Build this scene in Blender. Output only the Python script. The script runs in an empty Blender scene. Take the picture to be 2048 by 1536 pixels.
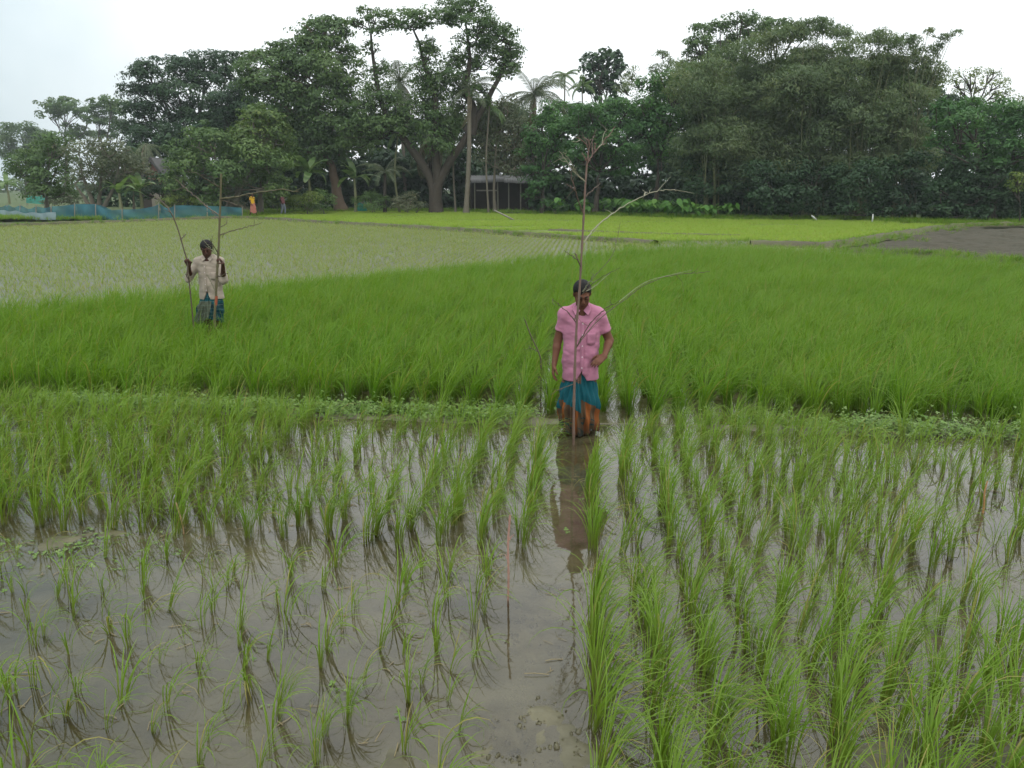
import bpy, bmesh, math, random
import numpy as np
from mathutils import Vector, Matrix, Euler, Quaternion

R = math.radians
random.seed(11)
rng = np.random.default_rng(11)
S = bpy.context.scene
COL = S.collection

# ------------------------------------------------------------------ camera
CAMH, PITCH, FP = 2.32, R(14.53), 1536.0
cd = bpy.data.cameras.new('camera')
cam = bpy.data.objects.new('camera', cd)
COL.objects.link(cam)
cam.location = (0, 0, CAMH)
cam.rotation_euler = (math.pi / 2 - PITCH, 0, 0)
cd.sensor_width, cd.lens = 36.0, 27.0
cd.clip_start, cd.clip_end = 0.05, 3000
S.camera = cam

# ------------------------------------------------------------------ sky
world = bpy.data.worlds.new('World')
S.world = world
world.use_nodes = True
wn, wl = world.node_tree.nodes, world.node_tree.links
wn.clear()
w_out = wn.new('ShaderNodeOutputWorld')
w_bg = wn.new('ShaderNodeBackground')
w_bg.inputs['Strength'].default_value = 0.1
SUN_EL, SUN_AZ = R(58), R(200)
sky = wn.new('ShaderNodeTexSky')
sky.sky_type = 'NISHITA'
sky.sun_disc = False
sky.sun_elevation, sky.sun_rotation = SUN_EL, SUN_AZ
sky.dust_density, sky.air_density = 4.0, 1.0
tc = wn.new('ShaderNodeTexCoord')
sep = wn.new('ShaderNodeSeparateXYZ')
wl.new(tc.outputs['Generated'], sep.inputs[0])
noi = wn.new('ShaderNodeTexNoise')
noi.inputs['Scale'].default_value = 2.6
noi.inputs['Detail'].default_value = 5
noi.inputs['Roughness'].default_value = 0.55
wl.new(tc.outputs['Generated'], noi.inputs['Vector'])
ma = wn.new('ShaderNodeMath'); ma.operation = 'MULTIPLY_ADD'   # overcast thins from left to right
ma.inputs[1].default_value = 0.42
wl.new(noi.outputs['Fac'], ma.inputs[0])
wl.new(sep.outputs['X'], ma.inputs[2])
mr = wn.new('ShaderNodeMapRange'); mr.interpolation_type = 'SMOOTHSTEP'
mr.inputs['From Min'].default_value = -0.42
mr.inputs['From Max'].default_value = 0.02
wl.new(ma.outputs[0], mr.inputs['Value'])
cm = wn.new('ShaderNodeMix'); cm.data_type = 'RGBA'
cm.inputs['A'].default_value = (6.0, 7.3, 7.8, 1)
cm.inputs['B'].default_value = (12.0, 12.5, 12.6, 1)
wl.new(mr.outputs['Result'], cm.inputs['Factor'])
# an overcast sky is brighter overhead than at the horizon
ze = wn.new('ShaderNodeMath'); ze.operation = 'MULTIPLY_ADD'; ze.use_clamp = False
zm = wn.new('ShaderNodeMath'); zm.operation = 'MAXIMUM'; zm.inputs[1].default_value = 0.0
wl.new(sep.outputs['Z'], zm.inputs[0]); wl.new(zm.outputs[0], ze.inputs[0])
ze.inputs[1].default_value, ze.inputs[2].default_value = 0.95, 0.84
zc = wn.new('ShaderNodeVectorMath'); zc.operation = 'SCALE'
wl.new(cm.outputs['Result'], zc.inputs[0]); wl.new(ze.outputs[0], zc.inputs['Scale'])
mx = wn.new('ShaderNodeMix'); mx.data_type = 'RGBA'
mx.inputs['Factor'].default_value = 0.9
wl.new(sky.outputs[0], mx.inputs['A'])
wl.new(zc.outputs[0], mx.inputs['B'])
wl.new(mx.outputs['Result'], w_bg.inputs['Color'])
wl.new(w_bg.outputs[0], w_out.inputs['Surface'])

sd = bpy.data.lights.new('sun', 'SUN')
sd.energy, sd.angle, sd.color = 0.7, R(25), (1.0, 0.97, 0.92)
sun = bpy.data.objects.new('sun', sd)
COL.objects.link(sun)
sdir = Vector((math.sin(SUN_AZ) * math.cos(SUN_EL), math.cos(SUN_AZ) * math.cos(SUN_EL), math.sin(SUN_EL)))
sun.rotation_euler = sdir.to_track_quat('Z', 'Y').to_euler()

S.view_settings.view_transform = 'Standard'
S.view_settings.look = 'None'
S.view_settings.exposure = 0.2
S.view_settings.gamma = 1.0
S.view_settings.use_curve_mapping = False
S.render.engine = 'CYCLES'
S.cycles.use_denoising = True
S.cycles.max_bounces = 6
S.cycles.diffuse_bounces = 3
S.cycles.glossy_bounces = 3
S.cycles.transmission_bounces = 4
S.cycles.transparent_max_bounces = 10
S.cycles.volume_bounces = 0
S.cycles.caustics_reflective = False
S.cycles.caustics_refractive = False

# ------------------------------------------------------------------ helpers
cP, sP = math.cos(PITCH), math.sin(PITCH)

def at(px, py, D):
    """point of the place seen at photo pixel (px,py) when it stands D metres ahead"""
    a, b = (px - 1024) / FP, (768 - py) / FP
    fy, fz = cP + sP * b, -sP + cP * b
    return Vector((a * D / fy, D, CAMH + fz * D / fy))

def gnd(px, py, z=0.0):
    a, b = (px - 1024) / FP, (768 - py) / FP
    fy, fz = cP + sP * b, -sP + cP * b
    t = (CAMH - z) / -fz
    return Vector((a * t, fy * t, z))

def tag(o, label=None, cat=None, group=None, kind=None):
    if label: o['label'] = label
    if cat: o['category'] = cat
    if group: o['group'] = group
    if kind: o['kind'] = kind
    return o

def empty(name, loc=(0, 0, 0), rz=0.0):
    o = bpy.data.objects.new(name, None)
    o.location = loc
    o.rotation_euler = (0, 0, rz)
    o.empty_display_size = 0.2
    COL.objects.link(o)
    return o

def mesh_np(name, V, F, mat=None, smooth=False, attrs=None, uv=None):
    V = np.asarray(V, dtype=np.float32); F = np.asarray(F, dtype=np.int32)
    me = bpy.data.meshes.new(name)
    n, (m, k) = len(V), F.shape
    me.vertices.add(n); me.vertices.foreach_set('co', V.ravel())
    me.loops.add(m * k); me.loops.foreach_set('vertex_index', F.ravel())
    me.polygons.add(m)
    me.polygons.foreach_set('loop_start', np.arange(0, m * k, k, dtype=np.int32))
    me.polygons.foreach_set('loop_total', np.full(m, k, dtype=np.int32))
    if smooth:
        me.polygons.foreach_set('use_smooth', np.ones(m, dtype=bool))
    me.update(calc_edges=True)
    for an, (dom, data) in (attrs or {}).items():
        a = me.attributes.new(an, 'FLOAT', dom)
        a.data.foreach_set('value', np.asarray(data, dtype=np.float32))
    if uv is not None:
        l = me.uv_layers.new(name='UVMap')
        l.data.foreach_set('uv', np.asarray(uv, dtype=np.float32)[F.ravel()].ravel())
    me.validate()
    if mat: me.materials.append(mat)
    return me

def add(name, me, parent=None, loc=None):
    o = bpy.data.objects.new(name, me)
    COL.objects.link(o)
    if parent is not None: o.parent = parent
    if loc is not None: o.location = loc
    return o

class MB:
    """collects shapes into one mesh"""
    def __init__(s): s.V, s.F = [], []
    def poly(s, vs, fs):
        b = len(s.V); s.V += [tuple(v) for v in vs]; s.F += [tuple(i + b for i in f) for f in fs]
    def box(s, c, d, rz=0.0, rot=None):
        c = Vector(c); m = rot or Matrix.Rotation(rz, 3, 'Z')
        vs = [c + m @ Vector((sx * d[0] / 2, sy * d[1] / 2, sz * d[2] / 2)) for sx in (-1, 1) for sy in (-1, 1) for sz in (-1, 1)]
        s.poly(vs, [(0, 1, 3, 2), (4, 6, 7, 5), (0, 4, 5, 1), (2, 3, 7, 6), (0, 2, 6, 4), (1, 5, 7, 3)])
    def tube(s, pts, rad, n=7, cap=True):
        V, F = tube_np(pts, rad, n); b = len(s.V)
        s.V += [tuple(v) for v in V]; s.F += [tuple(int(i) + b for i in f) for f in F]
        if cap:
            s.F.append(tuple(b + i for i in range(n - 1, -1, -1)))
            e = b + (len(pts) - 1) * n
            s.F.append(tuple(e + i for i in range(n)))
    def build(s, name, mat, parent=None, smooth=False, loc=None):
        me = bpy.data.meshes.new(name); me.from_pydata(s.V, [], s.F); me.update()
        if smooth: me.polygons.foreach_set('use_smooth', [True] * len(me.polygons))
        if mat: me.materials.append(mat)
        return add(name, me, parent, loc)

def tube_np(pts, rad, n=7):
    P = np.asarray([tuple(p) for p in pts], float); m = len(P)
    rad = np.broadcast_to(np.asarray(rad, float), (m,))
    T = np.gradient(P, axis=0); T /= np.linalg.norm(T, axis=1, keepdims=True) + 1e-9
    ref = np.array([0.31, 0.87, 0.12]) if abs(T[0] @ np.array([0.31, 0.87, 0.12])) < 0.9 else np.array([1.0, 0, 0])
    A = np.cross(T, ref); A /= np.linalg.norm(A, axis=1, keepdims=True) + 1e-9
    B = np.cross(T, A)
    th = np.linspace(0, 2 * np.pi, n, endpoint=False)
    V = P[:, None] + rad[:, None, None] * (np.cos(th)[None, :, None] * A[:, None] + np.sin(th)[None, :, None] * B[:, None])
    i, j = np.meshgrid(np.arange(m - 1), np.arange(n), indexing='ij')
    F = np.stack([i * n + j, i * n + (j + 1) % n, (i + 1) * n + (j + 1) % n, (i + 1) * n + j], -1).reshape(-1, 4)
    return V.reshape(-1, 3), F

def spline(pts, n):
    P = np.asarray([tuple(p) for p in pts], float)
    if len(P) < 3:
        t = np.linspace(0, 1, n)[:, None]; return P[0] * (1 - t) + P[-1] * t
    Q = np.vstack([2 * P[0] - P[1], P, 2 * P[-1] - P[-2]])
    out = []
    for s in np.linspace(0, len(P) - 1 - 1e-6, n):
        i = int(s); t = s - i; a, b, c, d = Q[i:i + 4]
        out.append(0.5 * (2 * b + (c - a) * t + (2 * a - 5 * b + 4 * c - d) * t * t + (3 * b - a - 3 * c + d) * t ** 3))
    return np.array(out)

_tab = np.random.default_rng(3).random((64, 64, 64)).astype(np.float32)
def vnoise(P):
    P = np.asarray(P, float); i = np.floor(P).astype(int); f = P - i; f = f * f * (3 - 2 * f)
    r = 0
    for a in (0, 1):
        for b in (0, 1):
            for c in (0, 1):
                w = (f[..., 0] if a else 1 - f[..., 0]) * (f[..., 1] if b else 1 - f[..., 1]) * (f[..., 2] if c else 1 - f[..., 2])
                r = r + w * _tab[(i[..., 0] + a) & 63, (i[..., 1] + b) & 63, (i[..., 2] + c) & 63]
    return r
def fbm(P, o=4):
    P = np.asarray(P, float); r, a, s = 0, 0.5, 0
    for k in range(o):
        r = r + a * vnoise(P * 2 ** k + 17.3 * k); s += a; a *= 0.5
    return r / s
def p3(x, y, z=0.0): return np.stack([x, y, np.zeros_like(x) + z], -1)

def inpoly(x, y, poly):
    poly = np.asarray([(p[0], p[1]) for p in poly], float); r = np.zeros(x.shape, bool); j = len(poly) - 1
    for i in range(len(poly)):
        xi, yi, xj, yj = *poly[i], *poly[j]
        r ^= ((yi > y) != (yj > y)) & (x < (xj - xi) * (y - yi) / (yj - yi + 1e-12) + xi); j = i
    return r

# ------------------------------------------------------------------ materials
class NT:
    def __init__(s, name):
        s.m = bpy.data.materials.new(name); s.m.use_nodes = True; s.t = s.m.node_tree; s.t.nodes.clear()
        s.out = s.t.nodes.new('ShaderNodeOutputMaterial')
    def n(s, typ, props=None, **inp):
        nd = s.t.nodes.new('ShaderNode' + typ)
        for k, v in (props or {}).items(): setattr(nd, k, v)
        for k, v in inp.items():
            k = k.replace('_', ' ')
            key = int(k[1:]) if k[0] == 'i' and k[1:].isdigit() else k
            s.set(nd.inputs[key], v)
        return nd
    def set(s, sock, v):
        if isinstance(v, bpy.types.NodeSocket): s.t.links.new(v, sock)
        elif isinstance(v, tuple) and len(v) == 3 and sock.type == 'RGBA': sock.default_value = (*v, 1)
        else: sock.default_value = v
    def math(s, op, a, b=0.0, c=0.0, clamp=False):
        return s.n('Math', {'operation': op, 'use_clamp': clamp}, i0=a, i1=b, i2=c).outputs[0]
    def mix(s, f, a, b, blend='MIX'):
        nd = s.t.nodes.new('ShaderNodeMix'); nd.data_type = 'RGBA'; nd.blend_type = blend
        s.set(nd.inputs['Factor'], f); s.set(nd.inputs['A'], a); s.set(nd.inputs['B'], b)
        return nd.outputs['Result']
    def ramp(s, f, stops, interp='LINEAR'):
        nd = s.t.nodes.new('ShaderNodeValToRGB'); cr = nd.color_ramp; cr.interpolation = interp
        while len(cr.elements) < len(stops): cr.elements.new(0.5)
        for e, (p, c) in zip(cr.elements, stops): e.position = p; e.color = (*c, 1)
        s.set(nd.inputs[0], f); return nd.outputs[0]
    def noise(s, scale, detail=4, rough=0.55, vec=None, dist=0.0):
        nd = s.n('TexNoise', None, Scale=float(scale), Detail=float(detail), Roughness=float(rough), Distortion=float(dist))
        if vec is not None: s.set(nd.inputs['Vector'], vec)
        return nd.outputs['Fac']
    def pos(s): return s.n('NewGeometry').outputs['Position']
    def obj(s): return s.n('TexCoord').outputs['Object']
    def uv(s): return s.n('TexCoord').outputs['UV']
    def attr(s, a): return s.n('Attribute', {'attribute_name': a}).outputs['Fac']
    def rnd(s): return s.n('ObjectInfo').outputs['Random']
    def bump(s, h, strength=0.4, dist=0.02):
        return s.n('Bump', None, Height=h, Strength=strength, Distance=dist).outputs[0]
    def done(s, sh): s.t.links.new(sh, s.out.inputs['Surface']); return s.m

def m_plain(name, c1, c2, scale=6, rough=0.7, bump=0.2, bscale=None, detail=5, spec=0.3, bd=0.01):
    t = NT(name); o = t.obj()
    col = t.mix(t.noise(scale, detail, vec=o), c1, c2)
    kw = dict(Base_Color=col, Roughness=rough)
    b = t.n('BsdfPrincipled', None, **kw)
    b.inputs['Specular IOR Level'].default_value = spec
    if bump: t.set(b.inputs['Normal'], t.bump(t.noise(bscale or scale * 4, 4, vec=o), bump, bd))
    return t.done(b.outputs[0])

def m_leaf(name, stops, trans=0.3, rough=0.5, patch=None, tr_gain=1.3):
    """leaf: each face carries its own 'tint'; light passes partly through"""
    t = NT(name)
    f = t.math('ADD', t.math('MULTIPLY', t.attr('tint'), 0.8), t.math('MULTIPLY', t.noise(0.35, 2, vec=t.pos()), 0.2))
    col = t.ramp(f, stops)
    b = t.n('BsdfPrincipled', None, Base_Color=col, Roughness=rough)
    b.inputs['Specular IOR Level'].default_value = 0.25
    tr = t.n('BsdfTranslucent', None, Color=t.mix(1.0, col, (tr_gain, tr_gain * 1.05, 0.7), 'MULTIPLY'))
    return t.done(t.n('MixShader', None, i0=trans, i1=b.outputs[0], i2=tr.outputs[0]).outputs[0])

def m_rice(name, base, low, mid, tip, alt, trans=0.38, var=0.5):
    """rice blade: base to tip colour along 't', blade to blade by 'tint', plant to plant by object random"""
    t = NT(name)
    col = t.ramp(t.attr('t'), [(0.0, base), (0.16, low), (0.5, mid), (1.0, tip)])
    v = t.math('MULTIPLY', t.math('ADD', t.attr('tint'), t.rnd()), 0.5)
    v = t.math('ADD', v, t.math('MULTIPLY', t.math('SUBTRACT', t.noise(0.45, 3, vec=t.pos()), 0.5), 0.9), clamp=True)
    col = t.mix(t.math('MULTIPLY', v, var), col, alt)
    old = t.math('MULTIPLY', t.math('GREATER_THAN', t.attr('tint'), 0.93), t.math('ADD', t.math('MULTIPLY', t.attr('t'), 0.5), 0.35))
    col = t.mix(old, col, (0.30, 0.23, 0.085))
    b = t.n('BsdfPrincipled', None, Base_Color=col, Roughness=0.5)
    b.inputs['Specular IOR Level'].default_value = 0.18
    tr = t.n('BsdfTranslucent', None, Color=t.mix(1.0, col, (1.5, 1.5, 0.8), 'MULTIPLY'))
    return t.done(t.n('MixShader', None, i0=trans, i1=b.outputs[0], i2=tr.outputs[0]).outputs[0])
# ------------------------------------------------------------------ ground, mud, water
def m_mud():
    t = NT('wet_mud'); p = t.pos()
    n1, n2, n3 = t.noise(1.3, 6, 0.6, p), t.noise(9, 6, 0.65, p), t.noise(38, 4, 0.6, p)
    col = t.mix(t.ramp(n1, [(0.36, (0, 0, 0)), (0.64, (1, 1, 1))]), (0.046, 0.041, 0.018), (0.138, 0.122, 0.066))
    col = t.mix(t.math('MULTIPLY', t.ramp(n2, [(0.45, (0, 0, 0)), (0.7, (1, 1, 1))]), 0.55), col, (0.05, 0.042, 0.024))
    col = t.mix(t.math('MULTIPLY', t.ramp(n3, [(0.5, (0, 0, 0)), (0.75, (1, 1, 1))]), 0.3), col, (0.12, 0.108, 0.066))
    b = t.n('BsdfPrincipled', None, Base_Color=col, Roughness=t.ramp(n2, [(0.3, (0.28,) * 3), (0.7, (0.6,) * 3)]),
            Normal=t.bump(t.math('ADD', n2, t.math('MULTIPLY', n3, 0.5)), 0.35, 0.012))
    b.inputs['Specular IOR Level'].default_value = 0.4
    return t.done(b.outputs[0])

def m_water():
    t = NT('paddy_water'); p = t.pos()
    nrm = t.bump(t.math('ADD', t.noise(5.5, 3, 0.5, p), t.math('MULTIPLY', t.noise(26, 2, 0.5, p), 0.12)), 0.045, 0.02)
    fr = t.n('Fresnel', None, IOR=1.5, Normal=nrm).outputs[0]
    murk = t.n('BsdfDiffuse', None, Color=t.mix(t.noise(4, 4, 0.6, p), (0.08, 0.067, 0.031), (0.16, 0.14, 0.078)))
    clear = t.n('BsdfTransparent', None, Color=(0.86, 0.83, 0.74))
    body = t.n('MixShader', None, i0=t.ramp(t.noise(1.5, 5, 0.6, p), [(0.38, (0.02,) * 3), (0.66, (0.62,) * 3)]), i1=clear.outputs[0], i2=murk.outputs[0])
    gl = t.n('BsdfGlossy', None, Color=(1, 1, 1), Roughness=0.025, Normal=nrm)
    return t.done(t.n('MixShader', None, i0=fr, i1=body.outputs[0], i2=gl.outputs[0]).outputs[0])

def m_ground(name, c1, c2, c3, s=0.6, rough=0.9, bd=0.05):
    t = NT(name); p = t.pos()
    n1, n2 = t.noise(s, 6, 0.6, p), t.noise(s * 9, 5, 0.6, p)
    col = t.mix(n2, t.mix(t.ramp(n1, [(0.38, (0, 0, 0)), (0.62, (1, 1, 1))]), c1, c2), c3)
    b = t.n('BsdfPrincipled', None, Base_Color=col, Roughness=rough, Normal=t.bump(n2, 0.5, bd))
    b.inputs['Specular IOR Level'].default_value = 0.3
    return t.done(b.outputs[0])

MUD, WATER = m_mud(), m_water()
EARTH = m_ground('earth', (0.05, 0.055, 0.03), (0.09, 0.08, 0.05), (0.045, 0.06, 0.025))
GRASSY = m_ground('grassy_earth', (0.04, 0.07, 0.02), (0.09, 0.085, 0.045), (0.055, 0.095, 0.02), 0.4)
SEEDBED = m_ground('seed_bed', (0.11, 0.15, 0.03), (0.08, 0.11, 0.03), (0.13, 0.17, 0.03), 0.3)
PLOUGH = m_ground('ploughed_mud', (0.052, 0.045, 0.028), (0.026, 0.027, 0.012), (0.066, 0.057, 0.038), 0.7, 0.95, 0.12)
YOUNGMUD = m_ground('young_field_mud', (0.085, 0.086, 0.06), (0.05, 0.053, 0.034), (0.10, 0.10, 0.074), 0.35, 0.4, 0.03)
BUNDM = m_ground('bund_soil', (0.055, 0.05, 0.028), (0.08, 0.09, 0.03), (0.1, 0.085, 0.055), 1.2, 0.85, 0.05)

ROW = R(6.0)
def uv2xy(u, v): return u * math.sin(ROW) + v * math.cos(ROW), u * math.cos(ROW) - v * math.sin(ROW)
def xy2uv(x, y): return x * math.sin(ROW) + y * math.cos(ROW), x * math.cos(ROW) - y * math.sin(ROW)

def grid(name, x0, x1, nx, y0, y1, ny, hf, mat, keep=None, kind='structure', smooth=True):
    X, Y = np.meshgrid(np.linspace(x0, x1, nx), np.linspace(y0, y1, ny), indexing='ij')
    Z = hf(X, Y); V = np.stack([X, Y, Z], -1).reshape(-1, 3)
    i, j = np.meshgrid(np.arange(nx - 1), np.arange(ny - 1), indexing='ij')
    F = np.stack([i * ny + j, (i + 1) * ny + j, (i + 1) * ny + j + 1, i * ny + j + 1], -1).reshape(-1, 4)
    if keep is not None:
        c = V[F].mean(1); F = F[keep(c[:, 0], c[:, 1])]
    o = add(name, mesh_np(name, V, F, mat, smooth))
    tag(o, kind=kind); return o

def sheet(name, poly, z, mat, kind='structure'):
    b = MB(); vs = [(p[0], p[1], z) for p in poly]
    b.poly(vs, [tuple(range(len(vs)))])
    o = b.build(name, mat); 
    if o.data.polygons[0].normal.z < 0: o.data.flip_normals()
    tag(o, kind=kind); return o

# big ground to the horizon (reaches past the far wood)
sheet('ground', [(-380, -20), (380, -20), (380, 420), (-380, 420)], -0.14, EARTH)

def mud_h(X, Y):
    U, Vv = xy2uv(X, Y)
    h = -0.034 + 0.035 * (fbm(p3(X * 1.1, Y * 1.1), 5) - 0.5) * 2 + 0.022 * (fbm(p3(X * 8, Y * 8, 4), 4) - 0.5) * 2
    w = 0.06 * (fbm(p3(X * 2.3, Y * 2.3, 9), 3) - 0.5)
    h += 0.05 * np.exp(-((U - 7.42 + w) / 0.13) ** 2)                      # low bund before the dense rice
    clod = fbm(p3(X * 7, Y * 7, 2), 3)
    path = np.exp(-((Vv + 0.2) / 0.2) ** 2) * (1 / (1 + np.exp((U - 3.35) * 5)))
    h += path * (0.009 + 0.06 * np.clip(clod - 0.44, 0, 1) * 2) * np.clip((3.5 - U) * 1.2, 0.5, 1.4)             # trodden strip near the camera
    h += 0.03 * np.exp(-((X + 2.95) / 0.45) ** 2 - ((Y - 4.72) / 0.22) ** 2)  # bare mud at the left
    h += 0.03 * np.exp(-((X + 1.6) / 0.9) ** 2 - ((Y - 4.86) / 0.1) ** 2)
    h += 0.034 * np.exp(-((X + 0.9) / 0.9) ** 2 - ((Y - 2.55) / 0.4) ** 2)
    h += 0.03 * np.exp(-((X - 1.7) / 0.8) ** 2 - ((Y - 2.6) / 0.5) ** 2)
    foot = np.zeros_like(h)
    for k, u in enumerate(np.arange(2.0, 7.2, 0.42)):
        v = -0.2 + (0.08 if k % 2 else -0.07)
        foot += np.exp(-((U - u) / 0.11) ** 2 - ((Vv - v) / 0.05) ** 2)
    h -= 0.03 * foot
    return h
grid('mud_floor', -9.5, 9.5, 760, 0.4, 9.2, 420, mud_h, MUD)
sheet('paddy_bed', [(-30, 9.1), (30, 9.1), (40, 40), (-40, 40)], -0.05, MUD)

FAR_EDGE = [gnd(x, y, 0.45) for x, y in ((-420, 645), (-200, 615), (0, 590), (420, 563), (700, 539), (1000, 512), (1270, 489), (1480, 487), (1640, 494), (1860, 506), (2048, 518), (2300, 534), (2500, 548))]
FAR_EDGE = [(p.x, p.y) for p in FAR_EDGE]
BUND_LINE = [gnd(x, y) for x, y in ((-700, 480), (-200, 462), (0, 455), (240, 446), (480, 438), (640, 447), (900, 462), (1100, 476), (1310, 490))]
BUND_LINE = [(p.x, p.y) for p in BUND_LINE]
dense_poly = [(-14, 7.55 + 14 * 0.105), (14, 7.55 - 14 * 0.105)] + FAR_EDGE[::-1]
sheet('water', [(-11, 0.4), (11, 0.4), (14, 6.0)] + FAR_EDGE[::-1] + [(-14, 9.1)], 0.0, WATER)
yp = [p for p in FAR_EDGE if p[0] < 5.3]
young_poly = yp + BUND_LINE[::-1]
sheet('young_paddy', young_poly, 0.008, YOUNGMUD)

def pg(pts, z=0.0): return [tuple(gnd(x, y, z))[:2] for x, y in pts]
NB_FRONT = [(500, 434), (640, 443), (900, 458), (1100, 472), (1290, 484), (1500, 482), (1640, 487)]
NB_BACK = [(1895, 452), (1740, 443), (1450, 441), (1300, 436), (1120, 431), (900, 425), (700, 424), (530, 427)]
nursery_poly = pg(NB_FRONT + NB_BACK)
sheet('seed_beds', nursery_poly, 0.03, SEEDBED)
# strip of wet ground between the beds and the dense rice
STRIP = pg([(1180, 500), (1290, 484), (1500, 482), (1640, 487), (1680, 512), (1480, 505)])
sheet('wet_strip', STRIP, 0.016, YOUNGMUD)
plough_poly = pg([(1655, 501), (1905, 459), (2500, 462), (2700, 575), (2048, 530)])
def plough_h(X, Y):
    return 0.03 + 0.45 * np.clip(fbm(p3(X * 0.9 + Y * .3, Y * 0.45), 5) - 0.47, 0, 1) + 0.10 * fbm(p3(X * 4, Y * 4), 2)
_pp = np.array(plough_poly)
_pe = np.array(plough_poly + plough_poly[:1])
def plough_z(X, Y):
    d = np.full(X.shape, 9.0)
    for (ax_, ay_), (bx_, by_) in zip(_pe[:-1], _pe[1:]):
        t_ = np.clip(((X - ax_) * (bx_ - ax_) + (Y - ay_) * (by_ - ay_)) / ((bx_ - ax_) ** 2 + (by_ - ay_) ** 2), 0, 1)
        d = np.minimum(d, np.hypot(X - ax_ - t_ * (bx_ - ax_), Y - ay_ - t_ * (by_ - ay_)))
    return -0.12 + (plough_h(X, Y) + 0.12) * np.clip(d / 0.7, 0, 1)
grid('ploughed_field', _pp[:, 0].min(), _pp[:, 0].max(), 260, _pp[:, 1].min(), _pp[:, 1].max(), 220, plough_z, PLOUGH, keep=lambda x, y: inpoly(x, y, plough_poly))

def bund(name, line, w, h, mat, seed=0):
    L = spline([(p[0], p[1], 0) for p in line], 160)
    T = np.gradient(L, axis=0); T /= np.linalg.norm(T, axis=1, keepdims=True)
    Nn = np.stack([-T[:, 1], T[:, 0], 0 * T[:, 0]], -1)
    prof = [(-1, -0.05), (-0.55, 0.75), (-0.2, 1.0), (0.25, 0.95), (0.6, 0.7), (1, -0.05)]
    rows = []
    for a, b in prof:
        j = fbm(np.stack([L[:, 0] * 1.5, L[:, 1] * 1.5, np.full(len(L), a * 3 + seed)], -1), 3)
        q = L + Nn * (a * w / 2 * (0.75 + 0.5 * j))[:, None]; q[:, 2] = b * h * (0.65 + 0.7 * j); rows.append(q)
    V = np.stack(rows, 1).reshape(-1, 3); n = len(prof)
    i, j = np.meshgrid(np.arange(len(L) - 1), np.arange(n - 1), indexing='ij')
    F = np.stack([i * n + j, (i + 1) * n + j, (i + 1) * n + j + 1, i * n + j + 1], -1).reshape(-1, 4)
    o = add(name, mesh_np(name, V, F, mat, True)); tag(o, kind='structure'); return o
bund('earth_bund', BUND_LINE, 0.8, 0.2, BUNDM)
bund('earth_bund', pg([(1500, 492), (1650, 494), (1760, 478), (1900, 456), (2060, 452), (2400, 456)]), 0.9, 0.22, BUNDM, 5)
bund('earth_bund', pg([(1100, 462), (1300, 470), (1480, 474)]), 0.5, 0.12, BUNDM, 8)
village_edge = [(-160, 70), (-70, 62)] + pg([(-200, 442), (0, 440), (240, 439), (480, 435), (530, 427), (700, 424), (900, 424.5), (1120, 430), (1300, 435), (1450, 440), (1740, 442), (1900, 450), (2100, 450), (2600, 455)]) + [(170, 40)]
sheet('village_ground', village_edge + [(200, 390), (-200, 390)], 0.1, GRASSY)

# ------------------------------------------------------------------ scattering (only for uncountable cover)
def scatter(name, P, rot, scl, idx, sources, parent=None):
    me = bpy.data.meshes.new(name); n = len(P)
    me.vertices.add(n); me.vertices.foreach_set('co', np.asarray(P, np.float32).ravel())
    a = me.attributes.new('rot', 'FLOAT_VECTOR', 'POINT'); a.data.foreach_set('vector', np.asarray(rot, np.float32).ravel())
    a = me.attributes.new('scl', 'FLOAT', 'POINT'); a.data.foreach_set('value', np.asarray(scl, np.float32))
    a = me.attributes.new('idx', 'INT', 'POINT'); a.data.foreach_set('value', np.asarray(idx, np.int32))
    o = add(name, me, parent)
    c = bpy.data.collections.new(name + '_plants')
    for k, sm in enumerate(sources):
        so = bpy.data.objects.new('%s_plant_%02d' % (name, k), sm); c.objects.link(so)
    g = bpy.data.node_groups.new(name + '_cover', 'GeometryNodeTree')
    g.interface.new_socket('Geometry', in_out='INPUT', socket_type='NodeSocketGeometry')
    g.interface.new_socket('Geometry', in_out='OUTPUT', socket_type='NodeSocketGeometry')
    N, L = g.nodes, g.links
    gi, go = N.new('NodeGroupInput'), N.new('NodeGroupOutput')
    ip = N.new('GeometryNodeInstanceOnPoints'); ci = N.new('GeometryNodeCollectionInfo')
    ci.inputs['Collection'].default_value = c
    ci.inputs['Separate Children'].default_value = True
    ci.inputs['Reset Children'].default_value = True
    def na(nm, dt):
        q = N.new('GeometryNodeInputNamedAttribute'); q.data_type = dt; q.inputs['Name'].default_value = nm; return q.outputs['Attribute']
    e2r = N.new('FunctionNodeEulerToRotation')
    L.new(na('rot', 'FLOAT_VECTOR'), e2r.inputs[0])
    L.new(gi.outputs[0], ip.inputs['Points']); L.new(ci.outputs[0], ip.inputs['Instance'])
    ip.inputs['Pick Instance'].default_value = True
    L.new(na('idx', 'INT'), ip.inputs['Instance Index'])
    L.new(e2r.outputs[0], ip.inputs['Rotation']); L.new(na('scl', 'FLOAT'), ip.inputs['Scale'])
    L.new(ip.outputs[0], go.inputs[0])
    md = o.modifiers.new('cover', 'NODES'); md.node_group = g
    return o

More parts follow.
